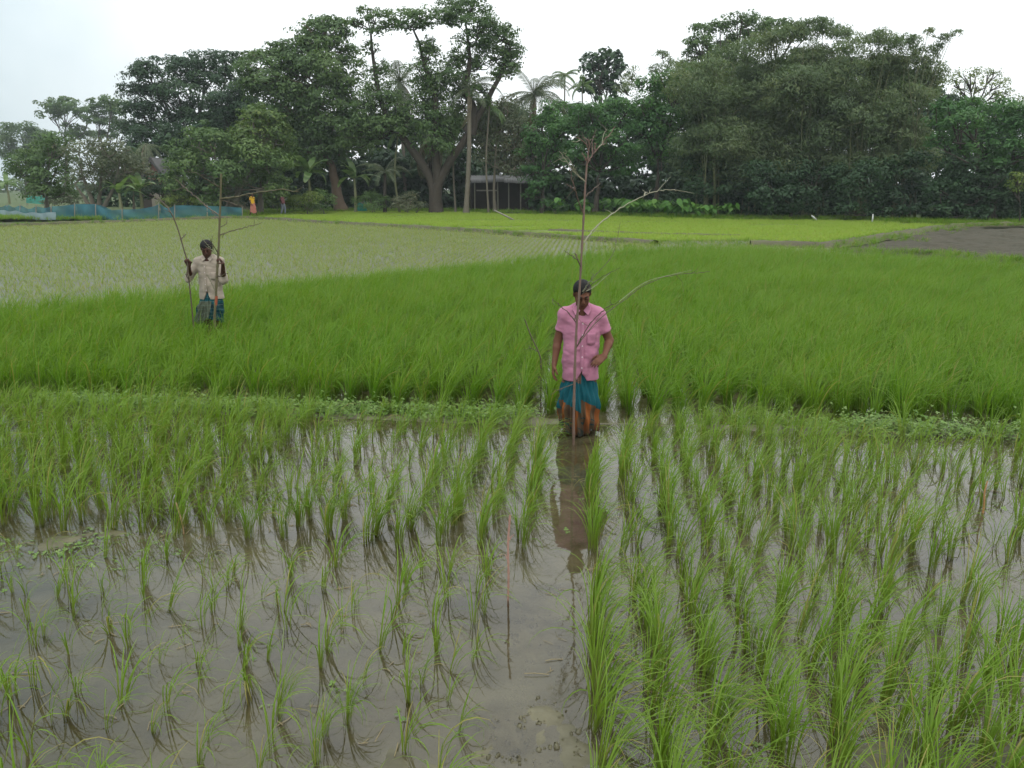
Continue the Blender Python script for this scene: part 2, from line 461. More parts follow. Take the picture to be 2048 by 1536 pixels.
# ------------------------------------------------------------------ rice
def tuft(name, n, h, mat, seed, spread=0.03, width=0.007, segs=6, lean=0.25, bend=(0.5, 1.6), wind=0.5, hvar=0.35, up=0.0):
    r = np.random.default_rng(seed); V, F, T, C = [], [], [], []
    for k in range(n):
        ph = r.uniform(0, 2 * math.pi)
        b = np.array([math.cos(ph), math.sin(ph), 0]) * spread * math.sqrt(r.random())
        d = np.array([math.cos(ph) * 0.8 + wind * r.normal(1.0, 0.45), math.sin(ph) * 0.8 + wind * r.normal(0.15, 0.4), 0]); d /= np.linalg.norm(d) + 1e-6
        L = h * (1 - hvar * r.random()) * 1.12; w = width * r.uniform(0.75, 1.25)
        a0, be = abs(r.normal(0, lean)), r.uniform(*bend)
        if r.random() < 0.3: be *= 1.5
        p = np.array([b[0], b[1], -0.045]); side = np.cross(d, [0, 0, 1.0]); tw = r.normal(0, 0.5)
        c = r.random(); base = len(V); kink = r.uniform(0.45, 0.8)
        for s in range(segs + 1):
            t = s / segs; ang = a0 + be * max(0.0, t - 0.25 + up * -0.2) ** 1.5 * 1.5
            dirv = d * math.sin(ang) + np.array([0, 0, 1.0]) * math.cos(ang)
            if s: p = p + dirv * L / segs
            nn = np.cross(side, dirv); sv = side * math.cos(tw * t) + nn * math.sin(tw * t)
            ww = w * (0.55 + 0.45 * min(1, t * 3)) * (1 - t ** 3) * 0.5
            if s == segs: V.append(p); T.append(t); C.append(c)
            else: V += [p - sv * ww, p + sv * ww]; T += [t, t]; C += [c, c]
        for s in range(segs - 1):
            i = base + 2 * s; F.append((i, i + 1, i + 3, i + 2))
        i = base + 2 * (segs - 1); F.append((i, i + 1, i + 2, i + 2))
    F = [f if f[2] != f[3] else f for f in F]
    me = bpy.data.meshes.new(name)
    me.from_pydata([tuple(v) for v in V], [], [f if f[2] != f[3] else f[:3] for f in F]); me.update()
    for nm, dat in (('t', T), ('tint', C)):
        a = me.attributes.new(nm, 'FLOAT', 'POINT'); a.data.foreach_set('value', np.asarray(dat, np.float32))
    me.polygons.foreach_set('use_smooth', [True] * len(me.polygons))
    me.materials.append(mat); return me

RICE = m_rice('rice_blade', (0.12, 0.10, 0.035), (0.13, 0.18, 0.025), (0.102, 0.205, 0.014), (0.155, 0.25, 0.032), (0.205, 0.275, 0.05))
RICE_D = m_rice('rice_blade_dense', (0.05, 0.085, 0.009), (0.06, 0.145, 0.007), (0.078, 0.19, 0.008), (0.115, 0.22, 0.015), (0.165, 0.245, 0.027), var=0.62)
RICE_Y = m_rice('seedling_blade', (0.12, 0.13, 0.045), (0.15, 0.21, 0.055), (0.19, 0.255, 0.07), (0.225, 0.275, 0.088), (0.28, 0.30, 0.125))
RICE_N = m_rice('nursery_blade', (0.13, 0.20, 0.035), (0.185, 0.285, 0.04), (0.215, 0.33, 0.045), (0.245, 0.35, 0.055), (0.29, 0.36, 0.07))

SPARSE = [tuft('sparse_tuft', random.choice((5, 7, 9, 12)), 0.37, RICE, 100 + k, 0.014, 0.0056, 8, 0.13, (0.8, 2.8), 0.8) for k in range(12)]
MEDIUM = [tuft('medium_tuft', random.choice((14, 18, 22)), 0.46, RICE, 200 + k, 0.02, 0.0054, 8, 0.10, (0.6, 2.3), 0.95) for k in range(12)]
FULL = [tuft('full_tuft', random.choice((26, 31, 36)), 0.5, RICE, 300 + k, 0.03, 0.0057, 8, 0.12, (0.5, 2.1), 0.9) for k in range(12)]
LUSH = [tuft('lush_tuft', random.choice((30, 36, 42)), 0.54, RICE, 350 + k, 0.036, 0.006, 9, 0.16, (0.6, 2.7), 0.95) for k in range(12)]
DENSE = [tuft('dense_tuft', 30 + 3 * k, 0.53, RICE_D, 400 + k, 0.042, 0.0066, 6, 0.15, (0.3, 1.9), 0.75) for k in range(8)]
YOUNG = [tuft('young_tuft', 6, 0.25, RICE_Y, 500 + k, 0.03, 0.011, 4, 0.3, (0.4, 1.8), 0.5) for k in range(6)]
NURS = [tuft('nursery_tuft', 34, 0.2, RICE_N, 600 + k, 0.17, 0.014, 3, 0.2, (0.2, 0.9), 0.3) for k in range(5)]
BGRASS = [tuft('bank_grass', 22, 0.3, RICE_D, 700 + k, 0.1, 0.01, 4, 0.4, (0.5, 1.8), 0.2) for k in range(4)]

def in_view(x, y, m=1.0): return (np.abs(x) < 0.70 * (y * 0.97 + 0.6) + m) & (y > 0.6)

tufts = []                       # (x, y, mesh list, scale, label key, row, u)
def try_tuft(u, v, kind, sc, key, row):
    x, y = uv2xy(u, v)
    if in_view(np.array(x), np.array(y), 0.35): tufts.append((x, y, kind, sc, key, row, u))
for iv in range(0, 16):                                    # front right plot
    v = 0.06 + iv * 0.262
    for iu in range(0, 18):
        u = 1.35 + iu * 0.17 + random.gauss(0, 0.03)
        if u > 4.25 or random.random() < 0.04: continue
        first = iv == 0
        k = LUSH if (first or random.random() < 0.6) else (FULL if random.random() < 0.6 else MEDIUM)
        try_tuft(u, v + random.gauss(0, 0.028), k, random.uniform(0.82, 1.1), 'fr', iv)
for iv in range(0, 14):                                    # front left plot: small and thin
    v = -0.56 - iv * 0.255
    for iu in range(0, 17):
        u = 1.5 + iu * 0.168 + random.gauss(0, 0.05)
        if u > 4.25 or random.random() < 0.06: continue
        big = iv in (2, 3) and 2.2 < u < 2.9 and random.random() < 0.6
        try_tuft(u, v + random.gauss(0, 0.045), MEDIUM if big else SPARSE, random.uniform(0.65, 1.3), 'fl', iv)
for iv in range(-22, 23):                                  # middle plot
    v = 0.05 + iv * 0.262 if iv >= 0 else -0.43 + (iv + 1) * 0.262
    for iu in range(0, 16):
        u = 4.6 + iu * 0.172 + random.gauss(0, 0.025)
        if u > 7.25: continue
        x, y = uv2xy(u, v)
        if (iv == 0 and u > 6.2) or (iv == 1 and u > 6.8) or (iv == -1 and u > 6.6): continue
        left_far = v < -2.75
        thin = (-2.7 < v < -1.4 and u > 5.0) or (2.2 < v < 3.7)
        if random.random() < (0.15 if thin else 0.03): continue
        if v > -1.4 and v < -0.3 and u > 6.9 and random.random() < 0.4: continue
        k = FULL if left_far or (v > 4.0) or (not thin and random.random() < 0.55) else (SPARSE if thin and random.random() < 0.4 else MEDIUM)
        sc = random.uniform(0.88, 1.14) * (1.1 if k is SPARSE else 1.0)
        try_tuft(u, v + random.gauss(0, 0.024), k, sc, 'm' + ('l' if v < 0 else 'r'), iv if iv >= 0 else -iv - 1)
tufts.sort(key=lambda q: q[1] - q[3] * 0.2)
ORD = 'first second third fourth fifth sixth seventh eighth ninth tenth eleventh twelfth thirteenth fourteenth fifteenth sixteenth seventeenth eighteenth nineteenth twentieth'.split()
ORD += ['twenty-' + q for q in ORD[:9]]
GRP = {'fr': 'rice tufts of the front right plot', 'fl': 'rice tufts of the sparse front left plot', 'ml': 'rice tufts of the middle plot left of the path', 'mr': 'rice tufts of the middle plot right of the path'}
FMT = {'fr': 'thick rice tuft, %s from far end of %s front row right of path', 'fl': 'thin rice tuft, %s from far end of %s front row left of path',
       'ml': 'bushy rice tuft, %s from near end of %s middle row left of path', 'mr': 'bushy rice tuft, %s from near end of %s middle row right of path'}
place = {}
for key in GRP:
    for row in {q[5] for q in tufts if q[4] == key}:
        m = sorted((q for q in tufts if q[4] == key and q[5] == row), key=lambda q: -q[6] if key[0] == 'f' else q[6])
        for j, q in enumerate(m): place[id(q)] = FMT[key] % (ORD[j], ORD[row])
rest = []
for n, q in enumerate(tufts):
    x, y, kind, sc, key = q[:5]
    if n >= 298: rest.append((x, y, kind, sc)); continue
    o = add('rice_tuft', random.choice(kind)); o.location = (x, y, 0)
    o.rotation_euler = (random.gauss(0, 0.07), random.gauss(0.04, 0.08), random.gauss(0, 0.45)); o.scale = (sc, sc, sc * random.uniform(0.92, 1.1))
    tag(o, place[id(q)], 'rice plant', GRP[key])
pool = SPARSE + MEDIUM + FULL + LUSH
def pool_idx(kind): return {id(SPARSE): 0, id(MEDIUM): 12, id(FULL): 24, id(LUSH): 36}[id(kind)] + random.randrange(12)
o = scatter('rice_rows', [(x, y, 0) for x, y, *_ in rest], [(random.gauss(0, 0.07), random.gauss(0.04, 0.08), random.gauss(0, 0.45)) for _ in rest],
            [q[3] for q in rest], [pool_idx(q[2]) for q in rest], pool)
tag(o, 'rows of bushy rice clumps standing in water before the man in pink', 'rice', kind='stuff')

def fill(poly, du, dv, ju, jv, u0, u1, v0, v1, drop=0.03, margin=1.5):
    U, Vv = np.meshgrid(np.arange(u0, u1, du), np.arange(v0, v1, dv), indexing='ij')
    U = U + rng.normal(0, ju, U.shape); Vv = Vv + rng.normal(0, jv, U.shape)
    x, y = U * math.sin(ROW) + Vv * math.cos(ROW), U * math.cos(ROW) - Vv * math.sin(ROW)
    k = inpoly(x, y, poly) & in_view(x, y, margin) & (rng.random(U.shape) > drop)
    return x[k], y[k]
def strew(name, x, y, z, srcs, smin, smax, rz, label, cat, tilt=0.08, kind='stuff', hs=None):
    n = len(x); sc = rng.uniform(smin, smax, n)
    if hs is not None: sc = sc * hs(x, y)
    rot = np.stack([rng.normal(0, tilt, n), rng.normal(0, tilt, n), rng.normal(0, rz, n)], -1)
    o = scatter(name, np.stack([x, y, np.full(n, z)], -1), rot, sc, rng.integers(0, len(srcs), n), srcs)
    tag(o, label, cat, kind=kind); return o

dp = [(-14, 7.75 + 14 * 0.105), (14, 7.75 - 14 * 0.105)] + FAR_EDGE[::-1]
x, y = fill(dp, 0.155, 0.275, 0.03, 0.02, 6.0, 32, -26, 30, 0.05)
u_, v_ = xy2uv(x, y)
k = ~((np.abs(v_ + 0.1) < 0.2) & (u_ < 7.85)) & ~((v_ > 0.25) & (v_ < 2.0) & (u_ < 8.6) & (rng.random(len(x)) < 0.25))
strew('dense_rice', x[k], y[k], 0, DENSE, 0.76, 1.14, 0.5, 'thick green rice field around the two standing men', 'rice', 0.1,
      hs=lambda x, y: 0.98 + 0.34 * fbm(p3(x * 0.5, y * 0.5), 3))
x, y = fill(young_poly, 0.135, 0.2, 0.02, 0.012, 8, 56, -42, 12, 0.1, 2.0)
strew('young_rice', x, y, 0, YOUNG, 0.75, 1.2, 3.0, 'pale thin rice seedlings on the left field', 'rice seedlings', 0.1)
x, y = fill(nursery_poly, 0.3, 0.3, 0.08, 0.08, 25, 75, -25, 36, 0.04, 2.0)
x2, y2 = fill(STRIP, 0.2, 0.2, 0.04, 0.04, 20, 40, -5, 22, 0.1, 2.0)
strew('strip_rice', x2, y2, 0.01, YOUNG + BGRASS[:2], 0.7, 1.1, 3.0, 'thin strip of seedlings before the bright seed beds', 'rice seedlings', 0.1)
bd = fbm(p3(x * 0.12, y * 0.5, 3), 2)
k = (bd > 0.3)
strew('nursery_rice', x[k], y[k], 0.02, NURS, 0.7, 1.3, 3.0, 'bright yellow green seed beds below the trees', 'rice seedlings', 0.05)
# grass on bunds and banks
gx, gy = [], []
def along(line, n, w):
    L = spline([(p[0], p[1], 0) for p in line], 300); q = L[rng.integers(0, 300, n)] + rng.normal(0, w, (n, 3)); gx.extend(q[:, 0]); gy.extend(q[:, 1])
along(BUND_LINE, 900, 0.3)
along(pg([(1650, 496), (1760, 479), (1900, 457), (2060, 453), (2400, 457)]), 420, 0.3)
along(pg([(1660, 506), (1860, 512), (2048, 528), (2300, 545)]), 200, 0.3)
along(pg([(1690, 500), (1800, 483), (1905, 462)]), 90, 0.5)
gx, gy = np.array(gx), np.array(gy); k = in_view(gx, gy, 2)
strew('bund_grass', gx[k], gy[k], 0.1, BGRASS, 0.5, 1.1, 3.0, 'short dark grass along the earth bunds', 'grass', 0.2)
gx, gy = [], []
along(village_edge[2:-1], 2600, 0.8)
along([(p[0] - 0.3, p[1] + 2.5) for p in village_edge[2:-1]], 2600, 1.2)
gx, gy = np.array(gx), np.array(gy); k = in_view(gx, gy, 2)
strew('verge_grass', gx[k], gy[k], 0.1, BGRASS, 0.6, 1.5, 3.0, 'rough grass verge at the foot of the trees', 'grass', 0.2)

# small round-leaved water weed on the low bund and floating bits
def weed(name, n, spread, size, mat, seed, hmin, hmax):
    r = np.random.default_rng(seed); V, F, C = [], [], []
    for _ in range(n):
        c = np.array([r.normal(0, spread), r.normal(0, spread), r.uniform(hmin, hmax)]); s = size * r.uniform(0.6, 1.3); a0 = r.uniform(0, 6.3); cc = r.random()
        tx, ty = r.normal(0, 0.25, 2)
        for q in range(3):
            a = a0 + q * 2.09; b = len(V)
            for da, rr in ((0, 0), (-0.75, 0.75), (0, 1.0), (0.75, 0.75)):
                dx, dy = math.cos(a + da) * rr * s, math.sin(a + da) * rr * s
                V.append((c[0] + dx, c[1] + dy, c[2] + tx * dx + ty * dy)); C.append(cc)
            F.append((b, b + 1, b + 2, b + 3))
    me = mesh_np(name, V, F, mat, False, {'tint': ('POINT', C)}); return me
WEEDM = m_leaf('water_weed', [(0.2, (0.09, 0.17, 0.03)), (0.5, (0.13, 0.22, 0.045)), (0.85, (0.2, 0.28, 0.09))], 0.2)
WEED = [weed('bund_weed', 26, 0.09, 0.016, WEEDM, 800 + k, 0.0, 0.09) for k in range(4)]
FLOAT = [weed('floating_leaf', 3, 0.03, 0.014, WEEDM, 820 + k, 0.003, 0.008) for k in range(4)]
n = 1000
u = rng.normal(7.5, 0.065, n); v = rng.uniform(-6.2, 5.6, n)
dens = fbm(p3(v * 0.9, v * 0, 7), 3) + 0.04 + 0.1 * (np.abs(v + 2.2) < 1.4) + 0.14 * (v > 2.6) - 0.12 * ((v > -1.2) & (v < 0.3))
k = (dens > 0.5) & ~((np.abs(v + 0.1) < 0.3))
x, y = uv2xy(u[k], v[k])
x = np.concatenate([x, rng.normal(4.0, 0.75, 150)]); y = np.concatenate([y, 7.5 - 0.105 * x[-150:] + rng.normal(0, 0.08, 150)])
strew('bund_weeds', x, y, 0.015, WEED, 0.7, 1.3, 3.0, 'round leaved weeds along the low mud bund', 'weeds', 0.15)
u = rng.normal(7.44, 0.08, 250); v = rng.uniform(-6.4, 6.0, 250); k = (np.abs(v + 0.1) > 0.35) & (fbm(p3(v * 1.3, v * 0, 11), 3) > 0.44)
x, y = uv2xy(u[k], v[k])
strew('bund_rice', x, y, 0.0, SPARSE[:4] + MEDIUM[:2], 0.45, 0.8, 1.2, 'stray rice shoots and grass along the low mud bund', 'grass', 0.15)
# mud clods and straw scraps where the bottom is nearly dry
def clod(seed):
    r = np.random.default_rng(seed); V, F = [], []
    for q in range(5):
        c = r.normal(0, 0.02, 3) * [1, 1, 0.1]; s_ = r.uniform(0.006, 0.016); n_ = 7; b = len(V)
        for k in range(n_):
            a = k / n_ * 6.283; V.append((c[0] + math.cos(a) * s_ * r.uniform(.7, 1.5), c[1] + math.sin(a) * s_ * r.uniform(.7, 1.5), -0.012))
        for k in range(n_):
            a = k / n_ * 6.283; V.append((c[0] + math.cos(a) * s_ * r.uniform(.3, .8), c[1] + math.sin(a) * s_ * r.uniform(.3, .8), s_ * r.uniform(.3, .9)))
        F += [(b + k, b + (k + 1) % n_, b + n_ + (k + 1) % n_, b + n_ + k) for k in range(n_)]
        F += [(b + n_, b + n_ + 1, b + n_ + 2, b + n_ + 3), (b + n_, b + n_ + 3, b + n_ + 4, b + n_ + 5), (b + n_ + 5, b + n_ + 6, b + n_, b + n_)][:2]
    return mesh_np('clod', V, F, MUD, True)
CLOD = [clod(850 + k) for k in range(5)]
cu = np.concatenate([rng.uniform(2.1, 3.6, 110), rng.uniform(3.6, 4.6, 60), rng.uniform(2.3, 4.4, 180)]); cv = np.concatenate([rng.normal(-0.22, 0.15, 110), rng.normal(-0.2, 0.12, 60), rng.uniform(-3, 2.4, 180)])
x, y = uv2xy(cu, cv); k = fbm(p3(x * 2.2, y * 2.2, 3), 3) > 0.42; x, y = x[k], y[k]
zc = mud_h(x[None, :], y[None, :])[0]
o = scatter('mud_clods', np.stack([x, y, zc], -1), np.stack([0 * x, 0 * x, rng.uniform(0, 6.28, len(x))], -1), rng.uniform(0.4, 1.25, len(x)), rng.integers(0, 5, len(x)), CLOD)
tag(o, 'small dark lumps of mud on the trodden path and shallow bottom', 'mud clods', kind='stuff')
STRAWM = m_plain('straw_scrap', (0.16, 0.12, 0.06), (0.3, 0.25, 0.14), 20, 0.8, 0)
def scrap(seed):
    r = np.random.default_rng(seed); b = MB()
    for _ in range(2):
        a, L = r.uniform(0, 6.28), r.uniform(0.03, 0.1); c = r.normal(0, 0.03, 2); b.tube([(c[0], c[1], 0.003), (c[0] + math.cos(a) * L * .5 + .006, c[1] + math.sin(a) * L * .5, 0.005), (c[0] + math.cos(a) * L, c[1] + math.sin(a) * L, 0.002)], 0.0018, 4)
    me = bpy.data.meshes.new('scrap'); me.from_pydata(b.V, [], b.F); me.update(); me.materials.append(STRAWM); return me
SCRAP = [scrap(870 + k) for k in range(4)]
x, y = rng.uniform(-4.2, 4.2, 330), rng.uniform(2.2, 7.2, 330); k = in_view(x, y, 0)
strew('straw_scraps', x[k], y[k], 0.001, SCRAP, 0.6, 1.4, 3.0, 'scraps of straw lying on the muddy water', 'straw', 0.02)
n = 230
x, y = rng.uniform(-4, 4, n), rng.uniform(2.3, 7.3, n); k = in_view(x, y, 0) & (fbm(p3(x, y, 5), 3) > 0.47)
x, y = np.concatenate([x[k], rng.normal(-2.95, 0.35, 60)]), np.concatenate([y[k], rng.normal(4.6, 0.16, 60)])
strew('floating_weed', x, y, 0.0, FLOAT, 0.6, 1.5, 3.0, 'tiny floating leaves on the muddy water', 'weeds', 0.03)
# ------------------------------------------------------------------ trees
BARK_D = m_plain('dark_bark', (0.032, 0.027, 0.02), (0.068, 0.055, 0.042), 3, 0.9, 0.6, 9, bd=0.06)
BARK_P = m_plain('pale_bark', (0.10, 0.085, 0.062), (0.175, 0.155, 0.12), 2.5, 0.9, 0.5, 9, bd=0.04)
BARK_B = m_plain('brown_bark', (0.09, 0.063, 0.042), (0.17, 0.12, 0.085), 2, 0.9, 0.6, 8, bd=0.05)
G_RAIN = m_leaf('rain_tree_leaf', [(0.15, (0.051, 0.094, 0.033)), (0.5, (0.076, 0.133, 0.041)), (0.9, (0.135, 0.194, 0.067))], 0.3)
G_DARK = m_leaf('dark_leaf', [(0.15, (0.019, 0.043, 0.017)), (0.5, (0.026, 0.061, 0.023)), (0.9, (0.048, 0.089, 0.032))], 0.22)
G_MANGO = m_leaf('mango_leaf', [(0.15, (0.053, 0.102, 0.030)), (0.55, (0.081, 0.140, 0.039)), (0.9, (0.139, 0.196, 0.055))], 0.25)
G_LIGHT = m_leaf('young_flush_leaf', [(0.15, (0.055, 0.10, 0.03)), (0.55, (0.09, 0.145, 0.035)), (0.9, (0.19, 0.23, 0.055))], 0.3)
G_GREY = m_leaf('greyish_leaf', [(0.15, (0.073, 0.092, 0.053)), (0.5, (0.106, 0.125, 0.068)), (0.9, (0.172, 0.165, 0.099))], 0.25)
G_BAMB = m_leaf('bamboo_leaf', [(0.15, (0.072, 0.112, 0.052)), (0.5, (0.105, 0.152, 0.066)), (0.9, (0.19, 0.215, 0.10))], 0.32)
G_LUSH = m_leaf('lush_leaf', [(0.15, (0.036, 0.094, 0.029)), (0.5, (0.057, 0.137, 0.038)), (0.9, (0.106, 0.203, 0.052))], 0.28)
G_BUSH = m_leaf('bush_leaf', [(0.15, (0.066, 0.112, 0.022)), (0.5, (0.112, 0.165, 0.033)), (0.9, (0.198, 0.238, 0.055))], 0.28)
G_TARO = m_leaf('taro_leaf', [(0.15, (0.05, 0.13, 0.02)), (0.5, (0.075, 0.18, 0.03)), (0.9, (0.13, 0.24, 0.05))], 0.3)
G_PALM = m_leaf('palm_leaf', [(0.15, (0.050, 0.077, 0.035)), (0.5, (0.083, 0.110, 0.055)), (0.9, (0.143, 0.165, 0.090))], 0.25, 0.4)
G_DEAD = m_leaf('dead_frond', [(0.15, (0.10, 0.08, 0.05)), (0.5, (0.15, 0.12, 0.08)), (0.9, (0.22, 0.18, 0.12))], 0.15)
G_BANA = m_leaf('banana_leaf', [(0.15, (0.06, 0.12, 0.035)), (0.5, (0.10, 0.17, 0.05)), (0.9, (0.2, 0.26, 0.12))], 0.35, 0.4)
ZV = 0.1

def sph(n, r, up=0.0):
    d = r.normal(size=(n, 3)); d[:, 2] += up; return d / (np.linalg.norm(d, axis=1, keepdims=True) + 1e-9)

DENS, LSZ = 3.1, 0.74
def leaves(clumps, r, per_m2=75.0, size=0.34, aspect=0.55, sub=16, droop=0.0, nmax=3400, spread=1.0):
    size *= LSZ; sub *= 1.3
    """clumps: (centre, (rx,ry,rz)) -> quads gathered in small sprays on the outside of every clump"""
    Vs, Ts = [], []
    for c, rr in clumps:
        rr = np.asarray(rr); c = np.asarray(c)
        n = int(min(nmax, max(60, DENS * per_m2 * rr[0] * rr[2] * 3.1)))
        ns = max(5, int(sub * r.uniform(0.8, 1.3)))
        d = sph(ns, r, 0.35); sc = c + d * rr * r.uniform(0.4, 0.95, (ns, 1)) * spread
        sr = (0.55 * rr.min() + 0.2 * rr.max()) * r.uniform(0.36, 0.66, (ns, 1)) * np.array([1.3, 1.3, 0.8])
        w = r.random(ns) + 0.4; pick = r.choice(ns, n, p=w / w.sum())
        d2 = sph(n, r, 0.55); P = sc[pick] + d2 * sr[pick] * r.uniform(0.45, 1.08, (n, 1)) ** 0.7
        Nn = d2 + 0.5 * d[pick] + r.normal(0, 0.45, (n, 3)) + np.array([0, 0, 0.45])
        Nn /= np.linalg.norm(Nn, axis=1, keepdims=True) + 1e-9
        t = np.cross(Nn, r.normal(size=(n, 3))); 
        if droop: t = t / (np.linalg.norm(t, axis=1, keepdims=True) + 1e-9) + np.array([0, 0, -droop])
        t /= np.linalg.norm(t, axis=1, keepdims=True) + 1e-9
        b = np.cross(Nn, t); b /= np.linalg.norm(b, axis=1, keepdims=True) + 1e-9
        s = size * r.uniform(0.6, 1.35, (n, 1))
        Q = np.stack([P - t * s * .5, P + b * s * aspect * .5 + Nn * s * .06, P + t * s * .5, P - b * s * aspect * .5 + Nn * s * .06], 1)
        Vs.append(Q.reshape(-1, 3))
        tint = np.clip(0.34 * r.random() + 0.3 * r.random(ns)[pick] + 0.36 * r.random(n), 0, 1)
        Ts.append(np.repeat(tint, 4))
    V = np.concatenate(Vs); F = np.arange(len(V)).reshape(-1, 4)
    return V, F, np.concatenate(Ts)

def limbs(base, fork, clumps, r, r0, r1=0.05, trunks=None, sides=7, every=1.0, bend=0.18):
    Vs, Fs = [], []; off = 0
    def put(p, rad, n=sides):
        nonlocal off
        V, F = tube_np(p, rad, n); Vs.append(V); Fs.append(F + off); off += len(V)
    for tr in (trunks or [[base, fork]]):
        m = 14; p = spline(tr, m); p[:, :2] += 0.12 * r0 * r.normal(size=(m, 2))
        tt = np.linspace(0, 1, m); rad = r0 * (0.16 + 0.84 * (1 - tt) ** 0.9) * (1 + 0.45 * np.exp(-tt * 16))
        put(p, rad, sides + 3)
    ends = [np.asarray(t[-1]) for t in (trunks or [[base, fork]])]
    mids = [np.asarray(q) for t in (trunks or [[base, fork]]) for q in spline(t, 7)[3:]]
    for c, rr in clumps:
        if r.random() > every: continue
        c = np.asarray(c); j = min(range(len(mids)), key=lambda k: np.linalg.norm(mids[k] - c) + 1.2 * max(0, mids[k][2] - c[2] + 0.5))
        a = mids[j]; L = np.linalg.norm(c - a); md = (a + c) / 2 + r.normal(0, bend * L * 0.5, 3) + np.array([0, 0, -0.06 * L])
        p = spline([a, md, c], 9); put(p, np.linspace(min(r0 * 0.32, 0.03 + 0.016 * L), r1, 9), 5)
        for _ in range(3):
            e = c + sph(1, r, 0.3)[0] * np.asarray(rr) * 0.75; st = p[5]
            put(spline([st, (st + e) / 2 + r.normal(0, 0.1 * L, 3), e], 5), np.linspace(r1 * 1.3, r1 * 0.4, 5), 4)
    return np.concatenate(Vs), np.concatenate(Fs)

def px_clumps(D, cl, r, depth=0.9, jit=1.0, grow=1.0):
    out = []
    for cx, cy, rx, ry in cl:
        k = D / FP; d = D + r.uniform(-1, 1) * jit * rx * k
        c = at(cx, cy, d); out.append((np.array(c), np.array([rx * k, rx * k * depth, ry * k]) * grow))
    return out

_tree_n = 0
def tree(label, D, bx, cl, leaf, bark=BARK_D, name='broadleaf_tree', cat='tree', r0=0.3, fork=None, trunks=None, per_m2=75, size=0.34, aspect=0.55,
         sub=16, droop=0.0, every=1.0, jit=1.0, group=None, base_py=425, r1=0.05, bend=0.18, spread=1.0, seed=None, grow=1.12):
    global _tree_n; _tree_n += 1
    r = np.random.default_rng(seed or 5000 + _tree_n)
    b = at(bx, base_py, D); base = np.array([b.x, D, ZV - 0.1])
    C = px_clumps(D, cl, r, jit=jit, grow=grow)
    if fork is None:
        mz = np.mean([c[2] for c, _ in C]); mxx = np.mean([c[0] for c, _ in C]); fk = base + np.array([(mxx - base[0]) * 0.4, 0, (mz - ZV) * 0.55])
    else: fk = np.array(at(fork[0], fork[1], D))
    tr = [[np.array([at(q[0], q[1], D + (q[2] if len(q) > 2 else 0))])[0] for q in t] for t in trunks] if trunks else None
    root = empty(name, base)
    V, F = limbs(base, fk, C, r, r0, r1, tr, every=every, bend=bend)
    add('trunk', mesh_np('trunk', V - base, F, bark, True), root)
    V, F, T = leaves(C, r, per_m2, size, aspect, sub, droop, spread=spread)
    add('crown', mesh_np('crown', V - base, F, leaf, False, {'tint': ('POINT', T)}), root)
    return tag(root, label, cat, group)

# --- far left, fading with distance
tree('hazy flat crowned tree at the far left edge of the photo', 190, 62, [(40, 264, 45, 14), (85, 272, 32, 14), (12, 278, 28, 12), (60, 290, 44, 16), (20, 305, 40, 20), (85, 310, 40, 24)], G_RAIN, name='rain_tree', size=0.74, per_m2=15, r0=0.7)
tree('umbrella shaped tree with open bare limbs standing alone against the sky at left', 175, 138,
     [(100, 212, 26, 9), (128, 204, 26, 8), (138, 214, 34, 10), (163, 226, 22, 9), (100, 230, 24, 9), (178, 236, 16, 8), (120, 222, 30, 9), (150, 262, 28, 12), (170, 275, 30, 14)], G_RAIN, name='rain_tree', size=0.74, per_m2=15, r0=0.6, fork=(132, 285), sub=12)
tree('open hazy tree right of the lone umbrella shaped tree', 160, 212, [(195, 206, 22, 9), (225, 202, 28, 10), (205, 222, 30, 10), (240, 222, 30, 14), (190, 240, 20, 9), (222, 246, 30, 12), (250, 260, 30, 16), (215, 270, 24, 10)], G_RAIN, name='rain_tree', size=0.66, per_m2=17, r0=0.55, sub=12)
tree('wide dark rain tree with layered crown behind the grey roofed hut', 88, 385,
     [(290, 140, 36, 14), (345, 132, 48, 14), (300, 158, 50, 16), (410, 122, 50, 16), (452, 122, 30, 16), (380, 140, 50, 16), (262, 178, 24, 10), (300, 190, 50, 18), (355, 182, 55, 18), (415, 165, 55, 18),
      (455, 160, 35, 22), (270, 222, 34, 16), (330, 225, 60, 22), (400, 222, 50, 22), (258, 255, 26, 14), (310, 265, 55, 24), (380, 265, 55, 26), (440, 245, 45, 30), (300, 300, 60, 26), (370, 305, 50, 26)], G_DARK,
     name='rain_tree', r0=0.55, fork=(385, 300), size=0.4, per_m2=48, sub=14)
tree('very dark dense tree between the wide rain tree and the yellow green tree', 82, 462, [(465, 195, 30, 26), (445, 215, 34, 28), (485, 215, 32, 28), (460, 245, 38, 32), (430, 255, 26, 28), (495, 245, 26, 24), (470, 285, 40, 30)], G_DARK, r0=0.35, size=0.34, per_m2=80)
tree('tall dense tree with leaning pale brown trunk left of the forked tree', 70, 684,
     [(650, 46, 30, 12), (625, 62, 38, 14), (668, 66, 34, 18), (590, 95, 32, 16), (640, 95, 50, 22), (690, 110, 28, 18), (555, 118, 34, 20), (520, 118, 28, 16), (605, 130, 50, 24), (665, 142, 48, 26), (540, 150, 44, 26), (498, 165, 26, 26),
      (600, 170, 48, 30), (690, 165, 26, 22), (655, 190, 46, 30), (545, 200, 50, 34), (610, 225, 54, 34), (695, 215, 26, 22), (668, 250, 44, 28), (590, 270, 52, 34), (640, 290, 44, 30), (708, 250, 24, 20), (560, 300, 44, 30), (690, 300, 36, 24), (615, 325, 36, 22)],
     G_RAIN, BARK_B, 'rain_tree', r0=0.48, grow=1.3, trunks=[[(684, 424), (672, 375), (660, 330), (640, 270), (630, 190), (640, 110)]], size=0.36, per_m2=62)
